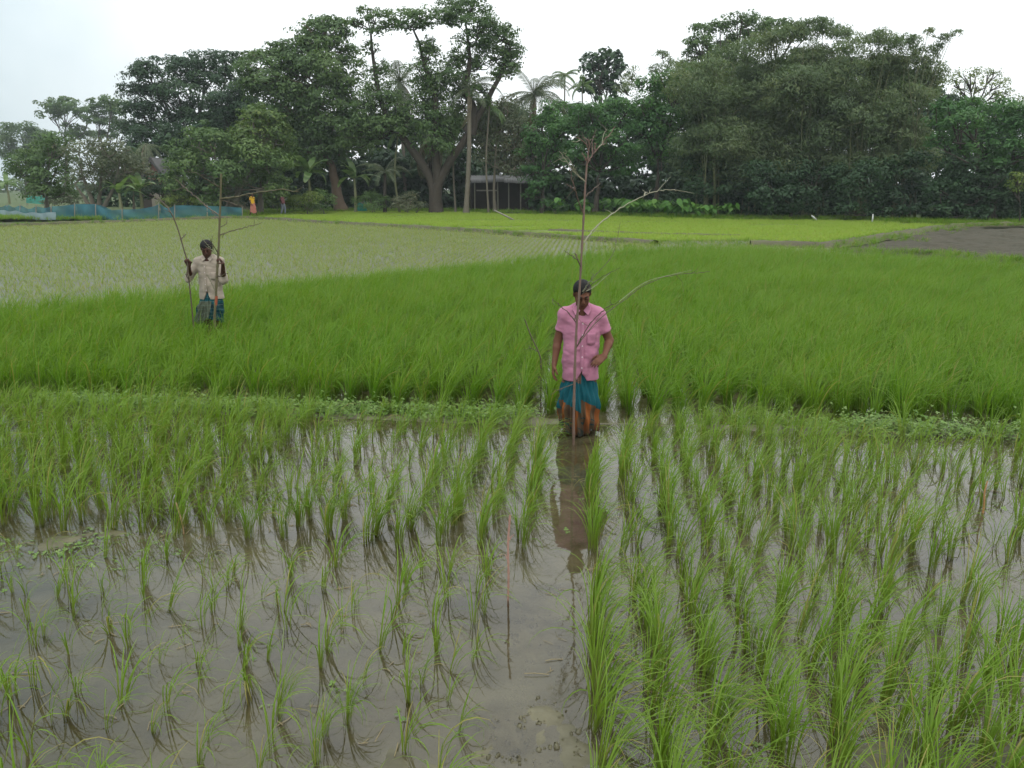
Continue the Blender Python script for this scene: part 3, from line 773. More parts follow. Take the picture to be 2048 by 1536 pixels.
# --- left front: bushy trees
tree('bushy tree with yellow green top right of the hut', 63, 520, [(520, 222, 22, 14), (505, 238, 30, 18), (540, 240, 30, 18), (520, 262, 50, 22), (560, 268, 26, 18), (490, 285, 40, 24), (545, 295, 44, 26)], G_LIGHT, BARK_P, 'mango_tree', r0=0.25, size=0.32, per_m2=70)
tree('broad dark green tree with grey limbs between the hut and the person in yellow', 61, 463,
     [(398, 262, 34, 16), (420, 285, 44, 22), (365, 305, 32, 22), (455, 305, 48, 26), (505, 315, 44, 26), (545, 325, 40, 26), (350, 340, 26, 22), (395, 335, 46, 26), (450, 345, 46, 26), (510, 355, 46, 26), (555, 360, 32, 22), (365, 372, 36, 18), (420, 378, 36, 18), (545, 385, 26, 16)],
     G_MANGO, BARK_P, 'mango_tree', r0=0.3, trunks=[[(463, 428), (455, 385), (440, 345)], [(463, 428), (480, 380), (500, 345)]], size=0.3, per_m2=72)
tree('dark green tree beside the far left edge in front of hazy trees', 66, 95, [(108, 288, 42, 20), (70, 315, 36, 22), (120, 320, 50, 28), (60, 345, 34, 24), (105, 355, 48, 26), (80, 380, 40, 18), (35, 335, 26, 22), (130, 385, 36, 16)], G_MANGO, BARK_P, r0=0.25, size=0.3, per_m2=66)
tree('greyish half bare tree behind the banana plant at left', 62, 205, [(160, 300, 36, 18), (205, 295, 36, 18), (240, 312, 34, 22), (180, 325, 44, 24), (225, 338, 42, 24), (262, 335, 22, 18), (165, 355, 34, 20), (200, 365, 38, 20), (245, 362, 26, 16)], G_GREY, BARK_P, r0=0.2,
     trunks=[[(190, 428), (180, 390), (165, 350), (160, 310)], [(196, 428), (200, 385), (205, 330)], [(200, 428), (222, 385), (240, 330)], [(186, 428), (168, 395), (150, 370)]], size=0.27, per_m2=42, sub=20)
tree('reddish tipped bushy tree just left of the hut gable', 66, 268, [(262, 318, 22, 14), (280, 340, 22, 16), (250, 345, 24, 16), (268, 365, 26, 16)], G_GREY, BARK_P, r0=0.14, size=0.28, per_m2=60)
tree('small round dark tree in front of the hut gable', 64, 325, [(325, 356, 20, 10), (306, 368, 20, 14), (338, 368, 20, 14), (325, 380, 24, 12), (298, 388, 18, 12), (345, 388, 18, 12)], G_DARK, r0=0.12, size=0.26, per_m2=80)

# --- the forked tree in the middle
tree('big tree with trunk forking into two wide limbs left of the tin shed', 66, 872,
     [(735, 26, 20, 9), (712, 44, 16, 7), (752, 36, 18, 8), (748, 62, 16, 10), (700, 46, 10, 6), (742, 96, 14, 10), (800, 36, 40, 12), (845, 32, 34, 11), (775, 50, 28, 9), (866, 44, 22, 10), (820, 52, 30, 9),
      (905, 14, 28, 14), (945, 12, 32, 16), (925, 34, 38, 14), (900, 42, 20, 10), (960, 52, 38, 16), (1005, 72, 32, 16), (985, 96, 34, 18), (1028, 102, 20, 18), (940, 84, 30, 16), (965, 122, 30, 16), (1018, 132, 22, 16), (925, 112, 18, 14), (1000, 150, 26, 14),
      (862, 118, 22, 18), (838, 150, 28, 20), (872, 165, 34, 24), (905, 150, 22, 22), (845, 195, 34, 24), (885, 210, 38, 26), (918, 200, 22, 24), (765, 140, 22, 14), (745, 172, 24, 16), (730, 205, 26, 18), (775, 190, 24, 18), (720, 235, 28, 18), (760, 225, 26, 18), (700, 262, 26, 16),
      (850, 240, 34, 22), (895, 250, 34, 24), (935, 165, 16, 20), (955, 185, 18, 14), (840, 270, 26, 20), (875, 285, 30, 22), (905, 275, 22, 18), (790, 215, 24, 18), (770, 255, 30, 20), (735, 255, 30, 20), (800, 250, 24, 18), (820, 225, 24, 18),
      (845, 95, 16, 12), (910, 128, 20, 16), (1005, 115, 22, 16), (985, 60, 24, 12), (975, 45, 16, 10), (700, 285, 26, 14), (745, 285, 26, 14), (860, 90, 14, 12)],
     G_RAIN, BARK_D, 'rain_tree', r0=0.44, grow=1.28,
     trunks=[[(872, 424), (868, 380), (850, 340), (810, 285), (778, 240), (758, 190), (745, 120), (740, 60)],
             [(872, 424), (876, 375), (895, 330), (932, 275), (965, 215), (990, 170), (1012, 130), (1020, 90)],
             [(872, 424), (874, 350), (868, 280), (872, 200), (850, 130), (830, 60)], [(940, 265), (945, 215), (930, 180), (940, 120), (930, 40)]],
     size=0.3, per_m2=62, sub=18, r1=0.045, jit=0.8)
tree('brown leafy tree with thin trunk standing in front of the tin shed', 67, 990, [(985, 235, 26, 18), (1010, 225, 24, 16), (1000, 260, 34, 20), (975, 280, 26, 18), (1025, 285, 26, 20), (995, 310, 36, 18), (1040, 250, 18, 16), (965, 320, 20, 14), (1030, 320, 24, 14), (955, 250, 22, 18), (1015, 205, 22, 14), (970, 215, 22, 14), (1050, 275, 22, 18), (1045, 305, 22, 16), (1000, 335, 34, 12), (960, 290, 20, 16), (1055, 335, 20, 14), (1030, 345, 30, 10)], G_GREY, BARK_P, r0=0.15, trunks=[[(990, 424), (988, 370), (992, 300), (995, 240)]], size=0.27, per_m2=60)

# --- right half
tree('dull leafy tree filling the gap behind the coconut palm right of the forked tree', 84, 1015, [(955, 232, 28, 18), (985, 215, 28, 16), (1020, 222, 30, 18), (1045, 235, 26, 18), (965, 262, 34, 20), (1005, 255, 36, 22), (1050, 268, 34, 22), (990, 295, 40, 22), (1040, 300, 40, 22)], G_RAIN, r0=0.25, size=0.36, per_m2=50)
tree('lush tree whose bright low foliage hides the right end of the tin shed', 64, 1085, [(1108, 218, 26, 16), (1085, 240, 26, 18), (1120, 246, 36, 22), (1075, 275, 32, 22), (1125, 282, 40, 26), (1065, 312, 26, 20), (1110, 320, 42, 24), (1062, 345, 24, 18), (1075, 372, 24, 16), (1100, 355, 30, 18), (1058, 388, 14, 12)], G_LUSH, r0=0.25, size=0.3, per_m2=72)
tree('rounded green tree right of the lush tree by the shed', 62, 1190, [(1178, 222, 34, 16), (1215, 212, 36, 16), (1255, 222, 34, 18), (1165, 248, 36, 22), (1215, 250, 46, 24), (1265, 255, 34, 22), (1180, 285, 44, 26), (1240, 290, 44, 28), (1195, 325, 40, 22), (1255, 330, 36, 22), (1150, 315, 26, 20)], G_LUSH, r0=0.28, size=0.3, per_m2=70)
tree('green tree leaning up beside the left flank of the bamboo grove', 61, 1310, [(1300, 168, 28, 16), (1340, 160, 30, 18), (1330, 195, 42, 22), (1290, 215, 36, 22), (1345, 235, 44, 26), (1300, 262, 40, 26), (1350, 290, 40, 26), (1305, 310, 38, 24), (1372, 160, 22, 18)], G_LUSH, r0=0.26, size=0.3, per_m2=70)
tree('feathery pale tree top rising between dark tree and bamboo grove', 72, 1325, [(1325, 112, 16, 12), (1335, 130, 18, 12), (1312, 140, 16, 12), (1262, 158, 16, 20), (1245, 180, 20, 16), (1320, 165, 22, 14)], G_BAMB, name='bamboo_clump', cat='bamboo', r0=0.06, size=0.34, aspect=0.25, droop=0.8, per_m2=50,
     trunks=[[(1325, 425), (1322, 250), (1325, 120)], [(1330, 425), (1300, 250), (1262, 160)]])
tree('big leaved dark tree standing against the sky behind the areca palms', 95, 1205, [(1180, 122, 16, 12), (1210, 112, 18, 11), (1232, 116, 12, 12), (1190, 145, 26, 16), (1225, 145, 22, 18), (1180, 172, 22, 14), (1215, 178, 30, 18)], G_DARK, r0=0.3, size=0.7, aspect=0.7, per_m2=16, sub=22, spread=1.15)
tree('round crowned tree rising behind the bamboo grove top', 76, 1450, [(1402, 60, 24, 12), (1440, 52, 32, 12), (1485, 38, 36, 11), (1520, 46, 28, 12), (1555, 52, 30, 12), (1395, 85, 28, 16), (1440, 85, 46, 18), (1510, 72, 44, 18), (1385, 112, 26, 14), (1432, 115, 36, 18), (1368, 140, 24, 16), (1590, 66, 30, 14), (1400, 145, 34, 18)], G_RAIN, r0=0.4, size=0.34, per_m2=60)

def bamboo(label, D, bx, cl, n_culm, base_py, seed, leaf=G_BAMB, per=85, size=0.36):
    r = np.random.default_rng(seed); tr = []
    for k in range(n_culm):
        c = cl[k % len(cl)]; x0 = bx + r.normal(0, 14)
        dd = r.uniform(-1.5, 1.5)
        tr.append([(x0, base_py + 6, dd * .5), (x0 * 0.75 + c[0] * 0.25, base_py * 0.55 + c[1] * 0.45, dd), (c[0] + r.normal(0, 10), c[1] + r.uniform(-6, 18), dd * 1.5)])
    return tree(label, D, bx, cl, leaf, BARK_G, 'bamboo_clump', 'bamboo', r0=0.06, trunks=tr, size=size, aspect=0.24, droop=0.7, per_m2=per, sub=24, base_py=base_py, r1=0.018, every=0.7, seed=seed)
BARK_G = m_plain('bamboo_culm', (0.07, 0.085, 0.035), (0.14, 0.14, 0.07), 2, 0.5, 0.1)
def plumes(seed, x0, x1, ytop, ybot, n, s0=30, s1=52):
    r = np.random.default_rng(seed); out = []
    for k in range(n):
        f = k / max(1, n - 1); y = ytop + (ybot - ytop) * f ** 0.9 + r.normal(0, 8); w = r.uniform(s0, s1)
        out.append((r.uniform(x0, x1), y + 18, w, w * r.uniform(0.5, 0.8)))
    return out
bamboo('bamboo clump with olive plumes at the left end of the grove', 58, 1420, [(1395, 170, 34, 26), (1425, 140, 34, 26), (1450, 115, 34, 22)] + plumes(1, 1370, 1470, 150, 330, 20), 14, 436, 31)
bamboo('tall bamboo clump second from the left in the grove', 60, 1510, [(1490, 105, 34, 22), (1525, 92, 34, 22), (1550, 80, 30, 18), (1570, 72, 26, 14)] + plumes(2, 1460, 1580, 110, 340, 22), 16, 438, 32)
bamboo('tallest bamboo clump in the middle of the grove with wispy top', 58, 1620, [(1590, 72, 34, 18), (1620, 62, 34, 16), (1655, 60, 34, 16), (1685, 74, 26, 16), (1602, 50, 22, 8), (1640, 46, 26, 8)] + plumes(3, 1560, 1680, 85, 330, 24), 18, 438, 33)
bamboo('bamboo clump right of the tallest one with brown tinged plumes', 56, 1720, [(1705, 95, 30, 20), (1740, 92, 26, 20), (1762, 75, 20, 14), (1780, 84, 22, 14)] + plumes(4, 1670, 1780, 110, 340, 22), 16, 440, 34)
bamboo('bamboo clump at the right end of the grove with one long arching culm', 55, 1810, [(1800, 92, 24, 18), (1826, 86, 18, 14), (1850, 110, 24, 20), (1858, 66, 12, 8), (1890, 78, 14, 9), (1912, 66, 12, 6), (1872, 95, 12, 10)] + plumes(5, 1775, 1865, 125, 330, 22, 26, 44), 16, 442, 35)
# dark leafy base of the grove
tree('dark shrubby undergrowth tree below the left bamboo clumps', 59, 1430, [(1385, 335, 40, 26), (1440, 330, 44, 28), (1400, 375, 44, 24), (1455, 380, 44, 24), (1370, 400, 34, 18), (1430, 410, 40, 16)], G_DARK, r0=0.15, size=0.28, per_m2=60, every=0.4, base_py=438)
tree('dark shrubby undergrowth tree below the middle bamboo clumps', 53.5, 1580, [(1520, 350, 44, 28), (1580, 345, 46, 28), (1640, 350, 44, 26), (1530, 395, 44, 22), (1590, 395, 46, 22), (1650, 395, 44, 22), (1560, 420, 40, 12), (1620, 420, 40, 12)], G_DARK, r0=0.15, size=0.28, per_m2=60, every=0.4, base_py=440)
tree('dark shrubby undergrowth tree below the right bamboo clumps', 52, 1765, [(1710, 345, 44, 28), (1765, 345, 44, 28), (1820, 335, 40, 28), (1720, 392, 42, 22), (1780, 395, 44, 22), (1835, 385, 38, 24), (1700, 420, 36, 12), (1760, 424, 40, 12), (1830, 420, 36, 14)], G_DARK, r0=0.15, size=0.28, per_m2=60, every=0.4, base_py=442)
tree('airy see through tree rising behind the right edge foliage', 68, 1955, [(1908, 160, 24, 11), (1940, 146, 28, 9), (1975, 150, 26, 10), (2000, 170, 22, 12), (1920, 185, 18, 10), (2012, 192, 16, 12), (1955, 172, 26, 12), (1985, 192, 20, 10), (2040, 205, 20, 14)], G_BUSH, r0=0.2, size=0.22, per_m2=46, sub=22, fork=(1955, 210))
tree('bright green overhanging tree at the right edge of the photo', 50, 1985, [(1895, 215, 34, 16), (1940, 212, 38, 16), (1990, 222, 40, 18), (2040, 220, 38, 18), (1885, 245, 32, 18), (1930, 245, 40, 20), (1975, 255, 34, 16), (2030, 258, 40, 22), (1910, 272, 32, 16), (1880, 285, 26, 18), (2055, 300, 34, 24), (2080, 240, 40, 30), (1965, 285, 30, 18), (2010, 295, 34, 20), (1930, 300, 26, 16), (1990, 320, 36, 20), (2040, 330, 30, 20)], G_LUSH, r0=0.28, every=0.3, size=0.28, per_m2=72, base_py=448)
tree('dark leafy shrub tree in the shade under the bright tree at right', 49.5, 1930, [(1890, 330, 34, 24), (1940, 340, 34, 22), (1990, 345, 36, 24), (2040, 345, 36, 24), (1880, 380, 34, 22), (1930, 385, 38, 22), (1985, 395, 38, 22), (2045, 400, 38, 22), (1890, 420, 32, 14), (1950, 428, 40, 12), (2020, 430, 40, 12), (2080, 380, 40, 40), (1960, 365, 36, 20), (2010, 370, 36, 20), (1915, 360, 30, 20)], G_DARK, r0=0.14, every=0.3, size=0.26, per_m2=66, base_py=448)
tree('small yellow green bush at the right edge below the bright tree', 47, 2040, [(2035, 355, 18, 10), (2050, 372, 22, 12), (2025, 378, 14, 8)], G_BUSH, name='bush', cat='bush', r0=0.06, size=0.22, per_m2=80, base_py=448)

# --- dark thicket added to close the view; its leaf colour stands in for shade
r_ = np.random.default_rng(77); cl = []
for x in range(210, 2120, 26):
    top = np.interp(x, [200, 330, 480, 720, 960, 1050, 1150, 1300, 1400, 1800, 1900, 2100], [330, 300, 240, 250, 260, 255, 235, 230, 150, 140, 220, 230])
    for y in np.arange(top, 440, 34):
        cl.append((x + r_.normal(0, 10), y + r_.normal(0, 8), 32, 24))
C = px_clumps(84, cl, r_)
cl = [(x + r_.normal(0, 8), y + r_.normal(0, 6), 30, 20) for x in range(1090, 2160, 30) for y in (372, 396, 418, 434)]
C += px_clumps(66, [q for q in cl if q[0] < 1420], r_) + px_clumps(61, [q for q in cl if 1420 <= q[0] < 1850], r_) + px_clumps(53, [q for q in cl if q[0] >= 1850], r_)
C += px_clumps(76, [(x + r_.normal(0, 8), y + r_.normal(0, 6), 30, 20) for x in range(500, 960, 30) for y in (330, 355, 380, 402)], r_)
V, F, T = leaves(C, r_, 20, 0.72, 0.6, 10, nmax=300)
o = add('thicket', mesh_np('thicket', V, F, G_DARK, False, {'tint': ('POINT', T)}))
tag(o, 'added dark thicket standing in for the shade behind the village trees', 'thicket', kind='stuff')
cl = [(x, 378 + r_.normal(0, 4), 40, r_.uniform(10, 24)) for x in range(-420, 330, 22)]
V, F, T = leaves(px_clumps(240, cl, r_), r_, 6, 1.3, 0.7, 10, nmax=260)
o = add('far_wood', mesh_np('far_wood', V, F, G_RAIN, False, {'tint': ('POINT', T)}))
tag(o, 'pale hazy line of far trees at the left horizon', 'wood', kind='stuff')

# --- shrubs along the field edge
for label, D, x, cl, lf in (
    ('low leafy shrub right of the person in the maroon shirt', 63, 615, [(600, 402, 22, 12), (625, 398, 22, 14), (612, 414, 26, 8)], G_BUSH),
    ('dense green shrub left of the leaning brown trunk', 64, 648, [(640, 392, 20, 14), (656, 402, 18, 14), (640, 412, 24, 8)], G_MANGO),
    ('yellowish shrub just behind the two far walkers', 66, 555, [(530, 390, 20, 12), (555, 385, 22, 14), (580, 392, 18, 14), (545, 408, 26, 10), (580, 412, 20, 8)], G_BUSH),
    ('spindly grey bush with bare twigs left of the person in yellow', 61, 470, [(460, 375, 16, 12), (480, 368, 16, 12), (468, 392, 20, 12), (472, 410, 20, 12)], G_GREY),
    ('low shrub between the leaning brown trunk and the thin pale post', 65, 745, [(715, 402, 16, 10), (742, 396, 22, 14), (768, 402, 20, 14), (745, 414, 30, 8)], G_MANGO),
    ('tangled low shrub at the left foot of the forked tree', 65, 815, [(795, 405, 18, 12), (822, 400, 20, 14), (840, 412, 16, 8), (810, 416, 28, 6)], G_GREY),
    ('bright weedy bush behind the blue net by the hut', 60, 355, [(330, 402, 22, 10), (360, 398, 22, 12), (385, 406, 20, 10), (345, 414, 30, 6)], G_BUSH),
    ('leafy bush behind the middle of the blue net', 60, 410, [(405, 402, 20, 12), (425, 408, 20, 10)], G_MANGO),
    ('low dark bush under the umbrella of leaves right of the shed', 63, 1110, [(1095, 408, 20, 8), (1120, 412, 20, 8)], G_LUSH),
    ('straggling green bush at the left end of the blue net', 70, 130, [(120, 398, 24, 12), (150, 402, 22, 12), (100, 404, 18, 8)], G_GREY)):
    tree(label, D, x, cl, lf, BARK_P, 'shrub', 'shrub', r0=0.06, size=0.2, per_m2=110, r1=0.02, base_py=424)

# --- palms: one frond mesh each kind, fronds are parts
def frond_mesh(name, L, droop, hang, nl, mat, seed, ll=0.75, w=0.05):
    r = np.random.default_rng(seed); m = 13
    t = np.linspace(0, 1, m); a = droop * t ** 1.3
    dx, dz = np.cos(a) * L / (m - 1), -np.sin(a) * L / (m - 1)
    P = np.stack([np.concatenate([[0], np.cumsum(dx[1:])]), np.zeros(m), np.concatenate([[0], np.cumsum(dz[1:])])], -1)
    V, F = tube_np(P, np.linspace(0.05, 0.012, m), 4); V, F = list(map(tuple, V)), [tuple(f) for f in F]; T = [0.9] * len(V)
    S_ = spline(P, nl + 2)
    for k in range(1, nl + 1):
        s = k / (nl + 1); l = ll * (math.sin(math.pi * (0.12 + 0.82 * s)) ** 0.6) * r.uniform(0.85, 1.1)
        tx = S_[k + 1] - S_[k]; tx /= np.linalg.norm(tx)
        for sd in (-1, 1):
            h = hang * r.uniform(0.7, 1.2); d1 = np.array([tx[0] * 0.55, sd * 0.8, tx[2] * 0.55 - h * 0.3]); d1 /= np.linalg.norm(d1)
            d2 = np.array([tx[0] * 0.35, sd * 0.45, tx[2] * 0.4 - h * 1.1]); d2 /= np.linalg.norm(d2)
            p0, p1 = S_[k], S_[k] + d1 * l * 0.5; p2 = p1 + d2 * l * 0.5; wv = tx * w * 0.5; b = len(V)
            V += [tuple(p0 - wv * .5), tuple(p0 + wv * .5), tuple(p1 + wv), tuple(p1 - wv), tuple(p2 + wv * .2), tuple(p2 - wv * .2)]
            tt = r.random(); T += [tt] * 6; F += [(b, b + 1, b + 2, b + 3), (b + 3, b + 2, b + 4, b + 5)]
    return mesh_np(name, V, F, mat, False, {'tint': ('POINT', T)})
FR = {'coco': [frond_mesh('frond', 4.2, d, h, 34, G_PALM, 900 + i, 0.85, 0.075) for i, (d, h) in enumerate(((1.0, 0.7), (1.45, 1.0), (1.9, 1.2)))],
      'dead': [frond_mesh('frond', 4.4, d, 1.6, 30, G_DEAD, 910 + i, 0.8, 0.09) for i, d in enumerate((1.2, 1.7))],
      'areca': [frond_mesh('frond', 1.9, d, 0.8, 20, G_RAIN, 920 + i, 0.55, 0.09) for i, d in enumerate((1.1, 1.7))]}
def palm(label, D, bx, by_top, cx, kind, n, mat, r0, base_py=425, dead=0, scale=1.0, seed=0, elev=(-0.5, 1.25), name='coconut_palm', cat='palm tree'):
    r = random.Random(seed); b = at(bx, base_py, D); base = Vector((b.x, D, ZV - 0.1)); top = at(cx, by_top, D)
    root = empty(name, base); p = spline([(0, 0, 0), tuple((top - base) * 0.5 + Vector((r.gauss(0, .25), 0, 0))), tuple(top - base)], 16)
    V, F = tube_np(p, r0 * np.concatenate([[1.5, 1.2], np.linspace(1.05, 0.75, 14)]), 9)
    add('trunk', mesh_np('trunk', V, F, mat, True), root)
    for k in range(n + dead):
        dd = k >= n; me = r.choice(FR['dead' if dd else kind])
        f = add('frond', me, root, top - base)
        el = r.uniform(*elev) if not dd else r.uniform(-1.2, -0.6)
        f.rotation_euler = Euler((r.gauss(0, 0.2), -el, 2.399 * k + r.gauss(0, 0.2)), 'XYZ'); s = scale * r.uniform(0.8, 1.1); f.scale = (s, s, s)
        if dd: f['label'] = 'dry brown hanging frond'
    return tag(root, label, cat)
palm('coconut palm with grey green fronds right of the forked tree', 72, 1072, 188, 1068, 'coco', 22, BARK_P, 0.17, dead=3, seed=3, scale=0.95)
palm('coconut palm with an upright young spear seen through the forked tree', 76, 812, 165, 800, 'coco', 18, BARK_P, 0.17, dead=6, seed=4, elev=(-0.7, 1.45), scale=1.0)
palm('coconut palm with long brown drooping fronds behind the forked trunk', 70, 866, 262, 868, 'coco', 10, BARK_D, 0.17, dead=11, seed=5, elev=(-0.9, 0.4), scale=1.0)
palm('tall pale trunked coconut palm just right of the forked tree', 65, 932, 178, 938, 'coco', 13, BARK_P, 0.2, dead=1, seed=6, elev=(-0.3, 1.2), scale=0.75)
palm('left one of the two small areca palms against the sky', 84, 1128, 150, 1130, 'areca', 10, BARK_P, 0.09, seed=7, elev=(-0.3, 1.3), name='areca_palm')
palm('right one of the two small areca palms against the sky', 86, 1166, 172, 1164, 'areca', 9, BARK_P, 0.09, seed=8, elev=(-0.3, 1.2), name='areca_palm')
palm('thin pale areca palm trunk standing before the tin shed', 66, 977, 212, 979, 'areca', 8, BARK_P, 0.08, seed=9, name='areca_palm', base_py=422)
palm('slim areca palm right beside the forked trunk', 67, 911, 225, 913, 'areca', 8, BARK_P, 0.08, seed=10, name='areca_palm', base_py=420)
palm('slim pale green areca trunk left of the forked tree', 66, 799, 262, 797, 'areca', 9, BARK_G, 0.09, seed=12, name='areca_palm', base_py=424)
palm('low young palm with arching fronds in the shade left of the slim areca trunk', 66, 770, 345, 770, 'coco', 13, BARK_D, 0.15, seed=13, elev=(0.1, 1.0), scale=0.62, name='young_palm')
palm('drooping grey palm standing behind the left half bare tree', 76, 292, 288, 292, 'coco', 8, BARK_D, 0.17, dead=8, seed=14, elev=(-0.9, 0.3), scale=0.8)

def banana_leaf(name, L, W, droop, seed):
    m = 11; t = np.linspace(0, 1, m); a = droop * t ** 1.2
    P = np.stack([np.concatenate([[0], np.cumsum(np.cos(a) * L / m)[:-1]]), 0 * t, np.concatenate([[0], np.cumsum(-np.sin(a) * L / m)[:-1]])], -1)
    V, F = [], []
    for k in range(m):
        w = W * (0.04 if k == 0 else math.sin(math.pi * (0.06 + 0.9 * t[k])) ** 0.55) * 0.5
        V += [(P[k, 0], -w, P[k, 2] + w * 0.25), (P[k, 0], 0, P[k, 2]), (P[k, 0], w, P[k, 2] + w * 0.25)]
    for k in range(m - 1):
        b = 3 * k; F += [(b, b + 3, b + 4, b + 1), (b + 1, b + 4, b + 5, b + 2)]
    r = np.random.default_rng(seed)
    return mesh_np(name, V, F, G_BANA, True, {'tint': ('POINT', np.repeat(r.random(m), 3))})
BL = [banana_leaf('leaf', 2.6, 0.62, d, 930 + i) for i, d in enumerate((0.9, 1.5, 2.2))]
STEM = m_plain('banana_stem', (0.10, 0.12, 0.05), (0.2, 0.19, 0.1), 3, 0.6, 0.1)
def banana(label, D, bx, py_top, seed, n=9, s=1.0, dry=0):
    r = random.Random(seed); b = at(bx, 425, D); base = Vector((b.x, D, ZV - 0.1)); h = at(bx, py_top, D).z - base.z
    root = empty('banana_plant', base); V, F = tube_np([(0, 0, 0), (0.03, 0, h * .5), (0, 0, h)], [0.16, 0.13, 0.07], 8)
    add('stem', mesh_np('stem', V, F, STEM, True), root)
    for k in range(n):
        f = add('leaf', r.choice(BL), root, (0, 0, h - 0.1)); f.rotation_euler = Euler((r.gauss(0, .25), -r.uniform(0.2, 1.3), 2.399 * k + r.gauss(0, .3)), 'XYZ')
        q = s * r.uniform(.75, 1.1); f.scale = (q, q, q)
    return tag(root, label, 'banana plant')
banana('banana plant with pale leaves left of the leaning brown trunk', 66, 622, 345, 1, 10, 1.05)
banana('smaller banana plant just right of the leaning brown trunk', 67, 712, 355, 2, 8, 0.95)
banana('banana plant with a pale split leaf behind the blue net at left', 60, 243, 385, 3, 9, 0.85)
banana('banana plant just left of the hut behind the net', 62, 285, 378, 4, 8, 0.75)
banana('far hazy banana plant at the left edge of the photo', 95, 22, 368, 5, 7, 0.8)

# --- taro patch: one plant, copied
def taro_mesh(seed):
    r = np.random.default_rng(seed); V, F, T = [], [], []
    for k in range(7):
        a = k * 2.4 + r.normal(0, .3); L = r.uniform(0.55, 1.0); rd = r.uniform(0.1, 0.4); d = np.array([math.cos(a), math.sin(a), 0]); e = d * rd + np.array([0, 0, L])
        b = len(V); sv = np.array([-d[1], d[0], 0]) * 0.012
        V += [tuple(-sv), tuple(sv), tuple(e + sv), tuple(e - sv)]; F.append((b, b + 1, b + 2, b + 3)); T += [0.3] * 4
        s = r.uniform(0.16, 0.26); side = np.array([-d[1], d[0], 0]); fw = d * 0.75 + np.array([0, 0, -0.65 + r.normal(0, .3)]); fw /= np.linalg.norm(fw); b = len(V); tt = r.random()
        for q, w in ((-0.7, 0.45), (0.1, 0.85), (0.8, 0.55), (1.6, 0.0)):
            V += [tuple(e + fw * q * s - side * w * s), tuple(e + fw * q * s + side * w * s)]; T += [tt, tt]
        F += [(b, b + 1, b + 3, b + 2), (b + 2, b + 3, b + 5, b + 4), (b + 4, b + 5, b + 7, b + 6)]
    return mesh_np('taro_plant', V, F, G_TARO, False, {'tint': ('POINT', T)})
TARO = [taro_mesh(940 + k) for k in range(5)]
r_ = random.Random(5)
for k in range(96):
    f = r_.random(); px = 1112 + 360 * f; py = np.interp(px, [1110, 1200, 1300, 1400, 1475], [431, 433, 436, 440, 442]) - r_.uniform(0, 6.5)
    g = gnd(px, py); o = add('taro_plant', r_.choice(TARO)); o.location = (g.x, g.y, 0.08); o.rotation_euler = (0, 0, r_.uniform(0, 6.28))
    s = r_.uniform(0.8, 1.2) * (0.8 if px > 1380 else 1.0); o.scale = (s, s, s)
    tag(o, 'leafy bright green taro plant in the low patch behind the seed beds', 'taro plant', 'taro plants in the patch below the trees')

# ------------------------------------------------------------------ hut and shed
def m_tin(name, c1, c2):
    t = NT(name); o = t.obj()
    col = t.mix(t.noise(1.6, 6, 0.65, o), c1, c2)
    b = t.n('BsdfPrincipled', None, Base_Color=col, Roughness=0.6, Metallic=0.25)
    return t.done(b.outputs[0])
TIN = m_tin('weathered_shaded_tin', (0.07, 0.07, 0.067), (0.035, 0.03, 0.025))  # both greys darkened: tree shade over the shed roof is in the colour
TINP = m_tin('pale_shaded_tin', (0.115, 0.115, 0.11), (0.05, 0.042, 0.036))
TINR = m_tin('reddish_tin', (0.26, 0.10, 0.075), (0.2, 0.13, 0.11))
WOOD = m_plain('grey_post_wood', (0.16, 0.14, 0.11), (0.3, 0.28, 0.23), 4, 0.85, 0.3)
MUDW = m_plain('dark_hut_wall', (0.035, 0.03, 0.025), (0.07, 0.058, 0.046), 1.5, 0.9, 0.2)  # wall colour darkened as well, for the shade round the shed
def corrugated(name, L, W, mat, parent, loc, rot, n=14):
    """sheet of corrugated tin: length along local X, ridges running down local Y"""
    V, F = [], []
    for k in range(n * 4 + 1):
        x = -L / 2 + L * k / (n * 4); z = 0.018 * math.sin(k * math.pi / 2)
        V += [(x, -W / 2, z), (x, W / 2, z), (x, -W / 2, z - 0.006), (x, W / 2, z - 0.006)]
    for k in range(n * 4):
        b = 4 * k; F += [(b, b + 4, b + 5, b + 1), (b + 2, b + 3, b + 7, b + 6), (b, b + 2, b + 6, b + 4), (b + 1, b + 5, b + 7, b + 3)]
    o = add(name, mesh_np(name, V, F, mat), parent); o.matrix_local = Matrix.Translation(loc) @ rot.to_4x4(); return o

# hut with gable end towards the field
g = at(343, 425, 72); hut = empty('village_hut', (g.x - 0.75, 71, ZV), R(5))
W2, LN, HW, HR = 1.35, 3.6, 2.1, 4.25
b = MB(); b.poly([(-W2, 0, 0), (W2, 0, 0), (W2, LN, 0), (-W2, LN, 0), (-W2, 0, HW), (W2, 0, HW), (W2, LN, HW), (-W2, LN, HW), (0, 0, HR), (0, LN, HR)],
                 [(0, 1, 5, 8, 4), (1, 2, 6, 5), (2, 3, 7, 9, 6), (3, 0, 4, 7)]); b.build('wall', MUDW, hut)
b = MB(); b.poly([(-W2 * .96, -0.03, HW), (W2 * .96, -0.03, HW), (0, -0.03, HR - 0.08), (-W2 * .96, 0.0, HW), (W2 * .96, 0.0, HW), (0, 0.0, HR - 0.08)], [(0, 1, 2), (5, 4, 3), (0, 3, 4, 1), (1, 4, 5, 2), (2, 5, 3, 0)]); b.build('gable_panel', TINR, hut)
sl = math.hypot(W2 + 0.25, HR - HW + 0.25); an = math.atan2(HR - HW + 0.1, W2)
